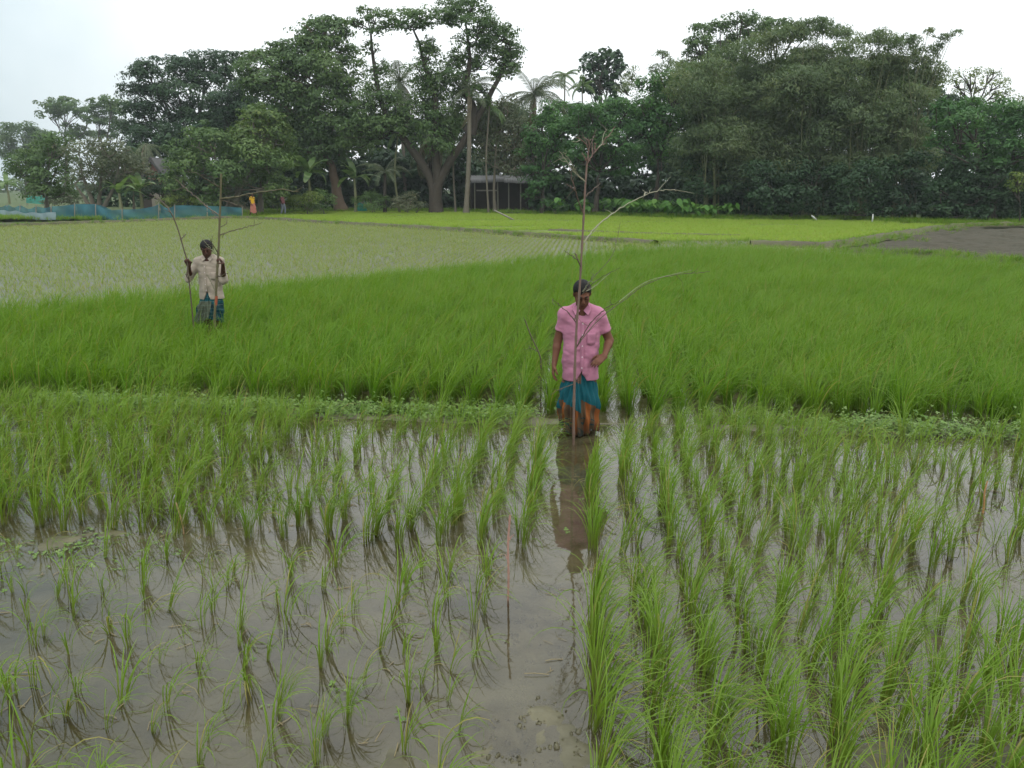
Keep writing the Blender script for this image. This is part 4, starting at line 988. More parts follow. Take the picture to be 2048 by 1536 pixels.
for sgn in (-1, 1):
    rot = Matrix.Rotation(sgn * an, 3, 'Y') @ Matrix.Rotation(R(90), 3, 'Z')
    corrugated('roof_panel', LN + 0.9, sl + 0.3, TIN, hut, (sgn * (W2 + 0.28) / 2, LN / 2 - 0.1, (HW + HR) / 2 + 0.06), rot, 22)
    bb = MB(); bb.box((sgn * W2 * 0.53, -0.5, (HW + HR) / 2 + 0.0), (sl + 0.3, 0.05, 0.14), rot=Matrix.Rotation(sgn * an, 3, 'Y')); bb.build('barge_board', TINP, hut)
b = MB(); b.box((0.0, -0.02, 1.0), (0.9, 0.05, 2.0)); b.build('door', WOOD, hut)
tag(hut, 'small village hut with grey gabled tin roof and reddish gable among the trees at left', 'hut')

# open tin shed
g = at(1022, 418, 70); shed = empty('tin_shed', (g.x, 70, ZV), 0)
k = 70 / FP * 1.03
rot = Matrix.Rotation(R(16), 3, 'X')
for q in range(7):
    z = 2.72 + (0.1 if q in (2, 5) else 0) + random.gauss(0, 0.03)
    corrugated('roof_sheet', 1.02, 2.4, (TINP, TIN, TIN, TINP)[q % 4], shed, (-3.1 + q * 1.0, 0.6, z), rot @ Matrix.Rotation(random.gauss(0, 0.03), 3, 'Y'), 7)
for x in (-3.2, -1.15, -0.2, 0.85, 2.0, 3.3):
    b = MB(); b.tube([(x, -0.25, 0), (x + random.gauss(0, .03), -0.25, 2.45)], 0.06, 7); b.build('post', WOOD, shed)
b = MB(); b.box((0, 1.9, 1.35), (7.2, 0.12, 2.7)); b.build('back_wall', MUDW, shed)
b = MB(); b.box((-3.55, 0.8, 1.3), (0.1, 2.1, 2.6)); b.box((3.55, 0.8, 1.3), (0.1, 2.1, 2.6)); b.build('side_wall', MUDW, shed)
b = MB(); b.box((-2.1, -0.25, 1.75), (1.9, 0.06, 0.12)); b.build('rail', WOOD, shed)
tag(shed, 'low open shed with patched tin roof and thin posts under the trees', 'shed')

# pale stakes at the field edge
def stake(label, px, py, pz, tx, ty, r=0.045, D=None, mat=TINP, name='stake', cat='stake'):
    g = gnd(px, py); D = g.y; a = Vector((g.x, g.y, pz)); e = at(tx, ty, D)
    b = MB(); b.tube([(0, 0, 0), tuple((e - a) * 0.5 + Vector((0.01, 0, 0))), tuple(e - a)], [r, r * 0.9, r * 0.6], 7)
    o = b.build(name, mat, None, True, a); return tag(o, label, cat)
PALE = m_plain('bleached_wood', (0.5, 0.5, 0.46), (0.62, 0.62, 0.58), 3, 0.7, 0.1)
stake('short white stake leaning left at the back of the seed bed below the bamboo', 1633, 442, 0.05, 1623, 431, 0.07, mat=PALE)
stake('thin upright white stake at the back edge of the seed bed below the bamboo', 1744, 446, 0.05, 1746, 428, 0.05, mat=PALE)
stake('pale bamboo pole lying slanted from the shed into the bright field', 1028, 441, 0.02, 988, 420, 0.06, mat=WOOD, name='fallen_pole', cat='pole')
stake('thin stake beside the yellow green shrubs behind the walkers', 640, 424, 0.05, 640, 400, 0.035, mat=WOOD)
stake('short brown stake between the two far walkers', 526, 430, 0.0, 526, 398, 0.05, mat=WOOD)

# ------------------------------------------------------------------ nets
def m_net(name, col, alpha):
    t = NT(name)
    c = t.mix(t.noise(1.2, 4, 0.6, t.obj()), col, tuple(q * 1.5 + 0.02 for q in col))
    d = t.n('BsdfDiffuse', None, Color=c); tr = t.n('BsdfTransparent')
    tl = t.n('BsdfTranslucent', None, Color=c); m1 = t.n('MixShader', None, i0=0.35, i1=d.outputs[0], i2=tl.outputs[0])
    return t.done(t.n('MixShader', None, i0=alpha, i1=tr.outputs[0], i2=m1.outputs[0]).outputs[0])
NETM = m_net('blue_net', (0.04, 0.14, 0.17), 0.72)
NETT = m_net('turquoise_net', (0.04, 0.28, 0.23), 0.85)
SHEETM = m_net('pale_plastic', (0.24, 0.31, 0.33), 0.8)
NET = [(-160, 412, 434), (-90, 417, 433), (-40, 412, 433), (0, 414, 432), (15, 410, 433), (28, 415, 433), (41, 411, 434), (58, 418, 437), (73, 413, 439), (90, 416, 440), (103, 413, 440), (120, 412, 440), (150, 409, 439), (172, 409, 439), (192, 411, 439), (215, 420, 440),
       (245, 419, 440), (275, 418, 440), (305, 413, 439), (318, 407, 439), (335, 417, 439), (350, 411, 439), (385, 411, 438), (415, 412, 438), (450, 413, 437), (485, 416, 436)]
nf = empty('net_fence', (at(170, 440, 53).x, 53, 0.1))
def netp(q, f): 
    p = gnd(q[0], q[2]); e = at(q[0], q[1], p.y); return Vector((p.x, p.y, p.z)).lerp(e, f) - nf.location
def net_part(name, i0, i1, f0, f1, mat, off=0.0):
    n = (i1 - i0) * 5; L0 = spline([netp(NET[i], f0) for i in range(i0, i1 + 1)], n); L1 = spline([netp(NET[i], f1) for i in range(i0, i1 + 1)], n); rows = []
    for s in np.linspace(0, 1, 6):
        q = L0 * (1 - s) + L1 * s; q[:, 1] += off + (0.04 if name == 'plastic_sheet' else 0.22) * np.sin(np.arange(n) * 0.8 + s * 2) * math.sin(s * 3.1); rows.append(q)
    V = np.stack(rows, 1).reshape(-1, 3); i, j = np.meshgrid(np.arange(n - 1), np.arange(5), indexing='ij')
    F = np.stack([i * 6 + j, (i + 1) * 6 + j, (i + 1) * 6 + j + 1, i * 6 + j + 1], -1).reshape(-1, 4)
    return add(name, mesh_np(name, V, F, mat, True), nf)
net_part('net', 0, 12, 0.0, 1.0, NETM); net_part('net', 12, 19, 0.0, 1.0, NETM, 0.1); net_part('net', 19, len(NET) - 1, 0.0, 1.0, NETM, 0.05)
net_part('net', 11, 15, 0.1, 1.02, NETM, 0.5)
w = net_part('plastic_sheet', 3, 11, 0.04, 0.58, SHEETM, -0.5); w['label'] = 'pale plastic sheet along the bottom of the net'
for i in (1, 4, 6, 8, 10, 12, 14, 16, 19, 21, 23, 25):
    b = MB(); p, e = netp(NET[i], 0.0), netp(NET[i], 1.12); b.tube([p - Vector((0, 0.06, 0.1)), e - Vector((0, 0.06, 0))], 0.03, 6); b.build('post', WOOD, nf)
tag(nf, 'long sagging blue net fence on thin posts along the left field edge', 'net fence')
# bright turquoise net behind
tn = empty('hanging_net', at(76, 408, 72))
L = [(54, 406, 391), (65, 407, 392), (76, 408, 393), (86, 408, 390), (97, 408, 402)]
V = []; 
for a in L:
    p0, p1 = at(a[0], a[1], 72) - tn.location, at(a[0], a[2], 72) - tn.location
    for s in np.linspace(0, 1, 4): V.append(tuple(p0.lerp(p1, s) + Vector((0, 0.15 * math.sin(s * 3 + a[0]), 0))))
F = [(i * 4 + j, i * 4 + 4 + j, i * 4 + 5 + j, i * 4 + 1 + j) for i in range(4) for j in range(3)]
add('net', mesh_np('net', V, F, NETT, True), tn)
for a in (L[0], L[3], L[4]):
    b = MB(); p0, p1 = at(a[0], 412, 72) - tn.location, at(a[0], a[2] - 3, 72) - tn.location; b.tube([p0, p1], 0.035, 6); b.build('post', WOOD, tn)
tag(tn, 'bright turquoise net hung on posts behind the left end of the blue net', 'net')
# green net heap left of the forked tree
tn = empty('net_heap', at(722, 422, 67)); V = []
for k in range(9):
    for s in range(4):
        V.append(((k - 4) * 0.13, 0.12 * math.sin(k * 1.9 + s), s * 0.24 * (1 + 0.25 * math.sin(k * 2.1)) + (0.0)))
F = [(i * 4 + j, i * 4 + 4 + j, i * 4 + 5 + j, i * 4 + 1 + j) for i in range(8) for j in range(3)]
add('net', mesh_np('net', V, F, m_net('green_net', (0.02, 0.16, 0.13), 0.85), True), tn)
for x in (-0.5, 0.1, 0.5):
    b = MB(); b.tube([(x, 0.05, -0.1), (x, 0.05, 0.85)], 0.025, 6); b.build('post', WOOD, tn)
tag(tn, 'small dark green net hung low right of the leaning brown trunk', 'net')
# ------------------------------------------------------------------ people
class SDF:
    def __init__(s, lo, hi, h):
        s.h = h; s.lo = np.array(lo, float); s.n = np.ceil((np.array(hi) - s.lo) / h).astype(int) + 1
        s.f = np.full(s.n, 0.5, np.float32); s.ax = [s.lo[i] + h * np.arange(s.n[i]) for i in range(3)]
    def win(s, lo, hi):
        a = np.clip(np.floor((np.asarray(lo) - s.lo) / s.h).astype(int), 0, s.n); b = np.clip(np.ceil((np.asarray(hi) - s.lo) / s.h).astype(int) + 1, 0, s.n)
        sl = tuple(slice(a[i], max(b[i], a[i])) for i in range(3))
        P = np.stack(np.meshgrid(*[s.ax[i][sl[i]] for i in range(3)], indexing='ij'), -1); return sl, P
    def uni(s, sl, d, k):
        o = s.f[sl]; h = np.maximum(k - np.abs(o - d), 0) / k; s.f[sl] = np.minimum(o, d) - h * h * k / 4
    def cut(s, sl, d, k=0.006):
        o = s.f[sl]; d = -d; h = np.maximum(k - np.abs(o - d), 0) / k; s.f[sl] = np.maximum(o, d) + h * h * k / 4
    def cap(s, a, b, ra, rb, k=0.02, cut=False):
        a, b = np.array(a, float), np.array(b, float); m = max(ra, rb) + 0.06
        sl, P = s.win(np.minimum(a, b) - m, np.maximum(a, b) + m)
        if P.size == 0: return
        ba = b - a; t = np.clip(((P - a) @ ba) / (ba @ ba + 1e-12), 0, 1)
        d = np.linalg.norm(P - a - t[..., None] * ba, axis=-1) - (ra + t * (rb - ra)); (s.cut if cut else s.uni)(sl, d, k)
    def ell(s, c, r, rot=None, k=0.02, cut=False):
        c, r = np.array(c, float), np.array(r, float); m = r.max() + 0.06; sl, P = s.win(c - m, c + m)
        if P.size == 0: return
        q = P - c
        if rot is not None: q = q @ np.array(rot)
        k0 = np.linalg.norm(q / r, axis=-1); k1 = np.linalg.norm(q / (r * r), axis=-1) + 1e-9
        (s.cut if cut else s.uni)(sl, k0 * (k0 - 1) / k1, k)
    def mesh(s):
        f = s.f; nx, ny, nz = f.shape; cr = [(i, j, k) for i in (0, 1) for j in (0, 1) for k in (0, 1)]
        c = np.stack([f[i:nx - 1 + i, j:ny - 1 + j, k:nz - 1 + k] for i, j, k in cr], -1); ins = c < 0
        cnt = ins.sum(-1); act = (cnt > 0) & (cnt < 8); ix = np.argwhere(act); cv = c[act]; ci = ins[act]
        acc = np.zeros((len(ix), 3)); num = np.zeros(len(ix))
        for a in range(8):
            for b in range(a + 1, 8):
                if sum(abs(cr[a][q] - cr[b][q]) for q in range(3)) != 1: continue
                m = ci[:, a] != ci[:, b]; t = cv[m, a] / (cv[m, a] - cv[m, b])
                pa, pb = np.array(cr[a], float), np.array(cr[b], float); acc[m] += pa + t[:, None] * (pb - pa); num[m] += 1
        V = (ix + acc / num[:, None]) * s.h + s.lo; idm = np.full(act.shape, -1); idm[act] = np.arange(len(ix)); Fs = []
        g = f < 0
        for axis in range(3):
            o = [1, 1, 1]; o[axis] = 0
            sl0 = [slice(1, -1)] * 3; sl1 = [slice(1, -1)] * 3; sl0[axis] = slice(0, -1); sl1[axis] = slice(1, None)
            A, B = g[tuple(sl0)], g[tuple(sl1)]; e = np.argwhere(A != B)
            if not len(e): continue
            base = e + np.array(o); flip = A[tuple(e.T)]
            u, v = [q for q in range(3) if q != axis]
            def cell(du, dv):
                q = base.copy(); q[:, u] -= du; q[:, v] -= dv; return idm[tuple(q.T)]
            q = np.stack([cell(1, 1), cell(0, 1), cell(0, 0), cell(1, 0)], -1)
            if axis == 1: flip = ~flip
            q[~flip] = q[~flip][:, ::-1]; Fs.append(q)
        F = np.concatenate(Fs); F = F[(F >= 0).all(1)]; return V, F

def smooth_mesh(V, F, it=2, lam=0.5):
    for _ in range(it):
        acc = np.zeros_like(V); n = np.zeros(len(V))
        for a, b in ((0, 1), (1, 2), (2, 3), (3, 0)):
            np.add.at(acc, F[:, a], V[F[:, b]]); np.add.at(acc, F[:, b], V[F[:, a]]); np.add.at(n, F[:, a], 1); np.add.at(n, F[:, b], 1)
        V = V * (1 - lam) + lam * acc / np.maximum(n, 1)[:, None]
    return V
def vnormals(V, F):
    n = np.cross(V[F[:, 2]] - V[F[:, 0]], V[F[:, 3]] - V[F[:, 1]]); N = np.zeros_like(V)
    for k in range(4): np.add.at(N, F[:, k], n)
    return N / (np.linalg.norm(N, axis=1, keepdims=True) + 1e-12)

def nrm(v): v = np.asarray(v, float); return v / (np.linalg.norm(v) + 1e-12)
def rotv(v, ax, a):
    ax = nrm(ax); return v * math.cos(a) + np.cross(ax, v) * math.sin(a) + ax * (ax @ v) * (1 - math.cos(a))
def hand(S_, w, d, pn, thumb, curl, tc=0.5, s=1.0):
    """wrist w, pointing d, palm faces pn, thumb on side `thumb`; curl per finger (index..little)"""
    w, d = np.asarray(w, float), nrm(d); pn = nrm(np.asarray(pn, float) - (np.asarray(pn, float) @ d) * d); th = nrm(np.asarray(thumb, float) - (np.asarray(thumb, float) @ d) * d - (np.asarray(thumb, float) @ pn) * pn)
    for i, (off, L, kn) in enumerate(((0.030, 0.074, 0.088), (0.010, 0.082, 0.092), (-0.010, 0.076, 0.088), (-0.029, 0.060, 0.080))):
        k0 = w + d * kn * s + th * off * s; S_.cap(w + th * off * 0.55 * s, k0, 0.015 * s, 0.0125 * s, 0.016)
        p, dd = k0, d; ax = np.cross(d, pn)
        for j, fr in enumerate((0.44, 0.31, 0.25)):
            dd = rotv(dd, ax, curl[i] * (0.75, 1.05, 0.7)[j]); q = p + dd * L * fr * s
            S_.cap(p, q, (0.0098 - 0.0012 * j) * s, (0.0088 - 0.0013 * j) * s, 0.004); p = q
    t0 = w + th * 0.022 * s + d * 0.02 * s; t1 = t0 + nrm(th * 0.8 + d * 0.6 + pn * 0.35) * 0.042 * s; S_.cap(t0, t1, 0.015 * s, 0.012 * s, 0.01)
    t2 = t1 + nrm(th * (0.45 - tc * .5) + d * 0.8 + pn * tc) * 0.032 * s; t3 = t2 + nrm(th * (0.2 - tc * .7) + d * 0.7 + pn * tc * 1.3) * 0.027 * s
    S_.cap(t1, t2, 0.0112 * s, 0.0098 * s, 0.005); S_.cap(t2, t3, 0.0098 * s, 0.0078 * s, 0.005)

def head_rot(pitch, yaw, roll): return np.array(Euler((pitch, roll, yaw), 'XYZ').to_matrix())
def skin_mat(name, c1, c2):
    t = NT(name); o = t.obj(); col = t.mix(t.noise(9, 4, 0.6, o), c1, c2)
    b = t.n('BsdfPrincipled', None, Base_Color=col, Roughness=0.6, Normal=t.bump(t.noise(120, 3, 0.5, o), 0.12, 0.002))
    b.inputs['Specular IOR Level'].default_value = 0.18; b.inputs['Subsurface Weight'].default_value = 0.06; b.inputs['Subsurface Radius'].default_value = (0.01, 0.004, 0.002)
    return t.done(b.outputs[0])
HAIR = m_plain('black_hair', (0.008, 0.0075, 0.008), (0.016, 0.014, 0.013), 30, 0.6, 0.3, 90, spec=0.12, bd=0.003)
EYEM = m_plain('eye_dark', (0.02, 0.012, 0.008), (0.05, 0.03, 0.02), 30, 0.2, 0)
BROWM = m_plain('brow_hair', (0.014, 0.012, 0.011), (0.025, 0.02, 0.018), 60, 0.7, 0.2)

def person(label, cfg, group=None):
    c = cfg; root = empty('person', c['loc'], c.get('rz', 0.0)); root.scale = (c.get('size', 1.0),) * 3; h = c.get('h', 0.0065)
    J = c['joints']; hp = np.array(J['head']); HR_ = head_rot(*c['head_rot'])
    H = lambda x, y, z: hp + HR_ @ np.array([x, y, z])
    B = SDF((-0.52, -0.45, -0.16), (0.52, 0.32, 1.78), h)
    dz = c.get('dz', 0.0); sw = c.get('sw', 0.17); shz = J['sh_z']
    B.ell((0, 0.01, 0.74 + dz), (0.13, 0.085, 0.13)); B.ell((0, 0.015, shz - 0.17), (0.135, 0.085, 0.2), k=0.05)
    nb = np.array(J.get('neck', (0, 0.02, shz + 0.0))); B.cap(nb + [0, 0.01, -0.05], H(0, 0.02, -0.06), 0.06, 0.052, 0.03)
    # head: skull, jaw, chin, nose, brow, cheeks, lips, ears, eye hollows
    B.ell(H(0, 0.012, 0.03), (0.074, 0.094, 0.088), HR_, 0.02); B.ell(H(0, -0.03, -0.045), (0.057, 0.062, 0.062), HR_, 0.03); B.ell(H(0, -0.068, -0.088), (0.026, 0.022, 0.02), HR_, 0.02)
    for sx in (-1, 1):
        B.ell(H(sx * 0.038, -0.062, -0.02), (0.024, 0.022, 0.02), HR_, 0.018); B.cap(H(sx * 0.006, -0.086, 0.024), H(sx * 0.045, -0.074, 0.026), 0.011, 0.009, 0.012)
        B.ell(H(sx * 0.031, -0.094, 0.006), (0.017, 0.012, 0.011), HR_, 0.008, cut=True); B.ell(H(sx * 0.031, -0.077, 0.006), (0.0145, 0.0125, 0.0115), HR_, 0.005)
        B.ell(H(sx * 0.077, 0.012, -0.006), (0.011, 0.02, 0.032), HR_, 0.008); B.cap(H(sx * 0.048, 0.02, -0.05), H(sx * 0.035, -0.05, -0.075), 0.022, 0.02, 0.02)
        B.ell(H(sx * 0.011, -0.103, -0.025), (0.009, 0.009, 0.008), HR_, 0.008)
    B.cap(H(0, -0.086, 0.02), H(0, -0.113, -0.022), 0.008, 0.0125, 0.01)
    B.cap(H(-0.018, -0.093, -0.052), H(0.018, -0.093, -0.052), 0.0075, 0.0075, 0.008); B.cap(H(-0.016, -0.09, -0.063), H(0.016, -0.09, -0.063), 0.0085, 0.0085, 0.008)
    # arms and hands
    for sd, s in (('R', -1), ('L', 1)):
        sh, el, wr = (np.array(J[sd + q]) for q in ('_sh', '_el', '_wr'))
        B.cap(sh, el, 0.05, 0.036, 0.03); B.cap(sh * 0.4 + el * 0.6, el, 0.04, 0.037, 0.02); f1 = el * 0.72 + wr * 0.28
        B.cap(el, f1, 0.037, 0.038, 0.02); B.cap(f1, wr, 0.038, 0.0255, 0.02); hand(B, wr, *c['hands'][sd])
    # legs and feet
    for s in (-1, 1):
        hip, kn, an = (np.array(J['hip']) * [s, 1, 1], np.array(J['knee' + ('L' if s > 0 else 'R')]), np.array(J['ankle' + ('L' if s > 0 else 'R')]))
        B.cap(hip, kn, 0.072, 0.05, 0.03); cf = kn * 0.7 + an * 0.3 + np.array([0, 0.02, 0]); B.cap(kn, cf, 0.05, 0.05, 0.03); B.cap(cf, an, 0.05, 0.034, 0.03)
        B.cap(an + [0, 0.03, -0.03], an + [s * 0.02, -0.14, -0.05], 0.034, 0.028, 0.03)
    V, F = B.mesh(); V = smooth_mesh(V, F, 2, 0.45)
    body = add('body', mesh_np('body', V, F, c['skin'], True), root)
    # hair
    A = SDF(hp - 0.17, hp + 0.17, max(0.005, h * 0.8))
    A.ell(H(0, 0.02, 0.036), (0.086, 0.102, 0.09), HR_); 
    sl, P = A.win(hp - 0.3, hp + 0.3); q = (P - hp) @ HR_
    line = 0.052 + 0.10 * np.clip(-q[..., 1] - 0.035, 0, 1) - 1.15 * np.clip(q[..., 1] + 0.045, 0, 0.12) + 0.012 * np.sin(q[..., 0] * 70)
    A.f = np.maximum(A.f, (line - q[..., 2]) * 0.7)
    A.f = A.f + 0.006 * (fbm(q * np.array([60, 40, 60.]), 3) - 0.5)
    if 'hair_volume' in c: A.f -= c['hair_volume']
    V, F = A.mesh(); add('hair', mesh_np('hair', smooth_mesh(V, F, 1), F, HAIR, True), root)
    for sx in (-1, 1):
        b = MB(); pp = [H(sx * 0.031 + 0.013 * math.cos(a), -0.087 - 0.004 * math.sin(a + .4), 0.0025) for a in np.linspace(0.3, math.pi - 0.3, 6)]; b.tube(pp, 0.003, 6); b.build('eye', EYEM, root, True)
        b = MB(); pp = [H(sx * (0.014 + 0.012 * t), -0.099 + 0.004 * t, 0.029 + 0.004 * math.sin(t * 1.6)) for t in np.linspace(0, 2.6, 7)]; b.tube(pp, [0.003, 0.0048, 0.005, 0.005, 0.0045, 0.0038, 0.002], 6); b.build('eyebrow', BROWM, root, True)
    if c.get('moustache'):
        b = MB(); pp = [H(x, -0.1005 + 0.25 * abs(x), -0.0405 - 0.12 * abs(x)) for x in np.linspace(-0.026, 0.026, 9)]; b.tube(pp, [0.002, 0.004, 0.005, 0.0055, 0.005, 0.0055, 0.005, 0.004, 0.002], 6); b.build('moustache', BROWM, root, True)

    # ---- shirt
    G = SDF((-0.42, -0.3, c['hem'] - 0.05), (0.42, 0.26, shz + 0.16), max(h, 0.0065))
    zs = c['prof']; zz, rx, ry, yo = (np.array([p[i] for p in zs]) for i in range(4))
    sl, P = G.win((-9, -9, -9), (9, 9, 9)); Z = P[..., 2]
    RX, RY, YO = np.interp(Z, zz, rx), np.interp(Z, zz, ry), np.interp(Z, zz, yo)
    e = np.sqrt((P[..., 0] / RX) ** 2 + ((P[..., 1] - YO) / RY) ** 2) + 1e-6
    tors = (e - 1) * np.minimum(RX, RY); top = Z - (shz - 0.01); tors = np.maximum(tors, top)
    G.f = tors.astype(np.float32)
    sleeve_ends = []
    for sd, s in (('R', -1), ('L', 1)):
        sh, el = np.array(J[sd + '_sh']), np.array(J[sd + '_el']); wr = np.array(J[sd + '_wr'])
        G.cap((s * 0.05, 0.025, shz + 0.005), sh + [0, 0, 0.0], 0.058, 0.056, 0.05)
        fr = c['sleeve']; en = sh + (el - sh) * min(fr, 1.0); ax = nrm(el - sh)
        tmp = SDF(G.lo, G.lo + 0.1, G.h); tmp.n = G.n; tmp.ax = G.ax; tmp.f = np.full(G.n, 0.5, np.float32); tmp.cap(sh, sh + (el - sh) * min(fr, 1.0) * 1.15, 0.058, c.get('cuff', 0.06), 0.02)
        if fr <= 1.0:
            sl2, P2 = tmp.win((-9, -9, -9), (9, 9, 9)); tmp.f = np.maximum(tmp.f, ((P2 - en) @ ax))
        else:
            e2 = el + (wr - el) * (fr - 1); tmp.cap(el, e2, 0.062, 0.05, 0.02)
        o = G.f; d = tmp.f; k = 0.035; hh = np.maximum(k - np.abs(o - d), 0) / k; G.f = np.minimum(o, d) - hh * hh * k / 4
    # neck opening and V
    G.cap(nb + [0, -0.012, -0.03], nb + [0, -0.03, 0.2], 0.062, 0.07, 0.01, cut=True)
    G.cap(nb + [0, -0.10, -0.015], nb + [0, -0.085, -0.06], 0.03, 0.006, 0.01, cut=True)
    # hem, with the front open below the last button
    slit = c.get('slit', (0, 0.0, 0.0))
    x0 = P[..., 0] - slit[0]; gap = slit[2] * np.clip((c['hem'] + slit[1] - Z) / max(slit[1], 1e-3), 0, 1)
    cutd = np.where((P[..., 1] < 0.0), gap - np.abs(x0), -1.0)
    G.f = np.maximum(G.f, cutd * 0.8)
    hemz = c['hem'] + 0.006 * np.sin(P[..., 0] * 14 + 1) + 0.03 * np.clip(np.abs(P[..., 0]) - 0.1, 0, 1) * 4
    G.f = np.maximum(G.f, hemz - Z)
    V, F = G.mesh(); V = smooth_mesh(V, F, 1, 0.4); N = vnormals(V, F)
    w = (fbm(V * np.array([9, 9, 16.0]) + c.get('wseed', 0), 3) - 0.5) * 0.022 + 0.0045 * np.sin((V[:, 2] * 26 + np.abs(V[:, 0]) * 34 + 4 * fbm(V * 6, 2))) * np.clip(1.4 - (V[:, 2] - c['hem']) * 2.2, 0.15, 1)
    w += 0.007 * np.sin(V[:, 0] * 52 + 3 * fbm(V * 5 + 9, 2) * 3) * np.clip(1.1 - (V[:, 2] - c['hem']) * 2.6, 0, 1)
    V = V + N * (w * np.clip((V[:, 2] - c['hem']) * 9, 0.25, 1))[:, None] * c.get('wr_amp', 1.0)
    shirt = add('shirt', mesh_np('shirt', V, F, c['shirt_mat'], True), root)
    def front(x, z):
        rX, rY, y0 = np.interp(z, zz, rx), np.interp(z, zz, ry), np.interp(z, zz, yo)
        y = y0 - rY * math.sqrt(max(0.02, 1 - (x / rX) ** 2)); m = (np.abs(V[:, 0] - x) < 0.02) & (np.abs(V[:, 2] - z) < 0.02) & (V[:, 1] < 0.03)
        return float(V[m, 1].min()) if m.any() else y
    if c.get('detail', True):
        # collar flaps
        for s in (-1, 1):
            st, tip, ou = nb + [s * 0.02, -0.085, -0.008], nb + [s * 0.058, -0.108, -0.056], nb + [s * 0.098, -0.055, -0.002]
            pts = [nb + [s * 0.016, -0.072, -0.018], tip, nb + [s * 0.088, -0.06, -0.012], nb + [s * 0.074, 0.035, 0.028], nb + [s * 0.064, 0.03, 0.05], nb + [s * 0.06, -0.035, 0.034]]
            b = MB(); n_ = len(pts); off = np.array([0, 0.004, -0.007])
            b.poly(list(pts) + [p + off for p in pts], [(0, 1, 2, 5), (2, 3, 4, 5), (6 + 5, 6 + 2, 6 + 1, 6 + 0), (6 + 5, 6 + 4, 6 + 3, 6 + 2)] + [(i, i + 6, (i + 1) % 6 + 6, (i + 1) % 6) for i in range(6)])
            b.build('collar', c['shirt_mat'], shirt)
        b = MB(); zc = np.linspace(c['hem'] + max(slit[1], 0.02) + 0.01, shz - 0.1, 24); L, Rr = [], []
        for z in zc:
            L.append((slit[0] - 0.017, front(slit[0] - 0.017, z) - 0.004, z)); Rr.append((slit[0] + 0.017, front(slit[0] + 0.017, z) - 0.0055, z))
        n_ = len(zc); b.poly(L + Rr + [(x, y + 0.012, z) for x, y, z in L] + [(x, y + 0.012, z) for x, y, z in Rr],
                             [(i, n_ + i, n_ + i + 1, i + 1) for i in range(n_ - 1)] + [(n_ + i, 3 * n_ + i, 3 * n_ + i + 1, n_ + i + 1) for i in range(n_ - 1)] + [(2 * n_ + i, i, i + 1, 2 * n_ + i + 1) for i in range(n_ - 1)])
        b.build('placket', c['shirt_mat'], shirt, True)
        for z in np.linspace(c['hem'] + slit[1] + 0.03, shz - 0.12, 5):
            b = MB(); y = front(slit[0], z) - 0.006; b.tube([(slit[0], y + 0.003, z), (slit[0], y - 0.002, z)], 0.006, 8); b.build('button', BUTTON, shirt)
        # breast pocket with a flap
        b = MB(); px0, px1, pz0, pz1 = 0.055, 0.135, shz - 0.31, shz - 0.205; g_ = []
        for i in range(6):
            for j in range(6):
                x, z = px0 + (px1 - px0) * i / 5, pz0 + (pz1 - pz0) * j / 5 - (0.012 * (1 - abs(i - 2.5) / 2.5) if j == 0 else 0); g_.append((x, front(x, z) - 0.006, z))
        b.poly(g_ + [(x, y + 0.012, z) for x, y, z in g_], [(i * 6 + j, i * 6 + 6 + j, i * 6 + 7 + j, i * 6 + 1 + j) for i in range(5) for j in range(5)] +
               [(i * 6, 36 + i * 6, 36 + i * 6 + 6, i * 6 + 6) for i in range(5)] + [(i * 6 + 5, i * 6 + 11, 36 + i * 6 + 11, 36 + i * 6 + 5) for i in range(5)] + [(30 + j, 66 + j, 67 + j, 31 + j) for j in range(5)] + [(j, j + 1, 37 + j, 36 + j) for j in range(5)])
        b.build('pocket', c['shirt_mat'], shirt, True)
    # ---- lungi / trousers
    if 'lungi' in c:
        lz = c['lungi']; r_ = np.random.default_rng(c.get('wseed', 1) + 3); nth, nz = 240, 70
        th = np.linspace(0, 2 * np.pi, nth + 1); zt, zb = lz['top'], lz['bot']; V, UVs = [], []
        ph = r_.uniform(0, 6.28, 8)
        for i in range(nz + 1):
            s = i / nz; z = zt + (zb - zt) * s; RXl, RYl = np.interp(s, lz['s'], lz['rx']), np.interp(s, lz['s'], lz['ry']); cx, cy = np.interp(s, lz['s'], lz['cx']), np.interp(s, lz['s'], lz['cy'])
            a = 0.0005 + lz.get('fold', 0.02) * np.clip(s - 0.1, 0, 1) ** 0.7
            fo = a * (0.5 * np.sin(9 * th + ph[0] + 1.5 * s) + 0.35 * np.sin(15 * th + ph[1] - 2.2 * s) + 0.3 * np.sin(5 * th + ph[2]) + 0.16 * np.sin(27 * th + ph[3] + 3 * s))
            # drape lines running down from the knot at the front
            dfr = (th - np.pi + 0.15 + np.pi) % (2 * np.pi) - np.pi
            fo += min(1, s * 5) * 0.022 * np.exp(-(dfr / (0.1 + 0.22 * s)) ** 2) * (1 - 0.3 * s) + min(1, s * 5) * 0.013 * np.sin(26 * (np.abs(dfr) ** 0.75) - 12 * s) * np.exp(-(dfr / 1.2) ** 2)
            sw_ = np.clip((s - 0.12) * 4, 0, 1) * np.clip((1.05 - s) * 3, 0, 1)
            fo += sw_ * 0.013 * np.sin(6.283 * (2.6 * s - 0.95 * np.abs(dfr) + 0.25 * np.sin(3 * th + ph[6]))) * np.exp(-((np.abs(dfr) - 0.9) / 0.9) ** 2)
            zz_ = z + (lz.get('hem_var', 0.02) * np.sin(3 * th + ph[4]) + 0.012 * np.sin(7 * th + ph[5])) * s ** 3
            V.append(np.stack([cx + (RXl + fo) * -np.sin(th), cy + (RYl + fo) * np.cos(th), zz_], -1)); UVs.append(np.stack([th / (2 * np.pi), np.full(nth + 1, 1 - s)], -1))
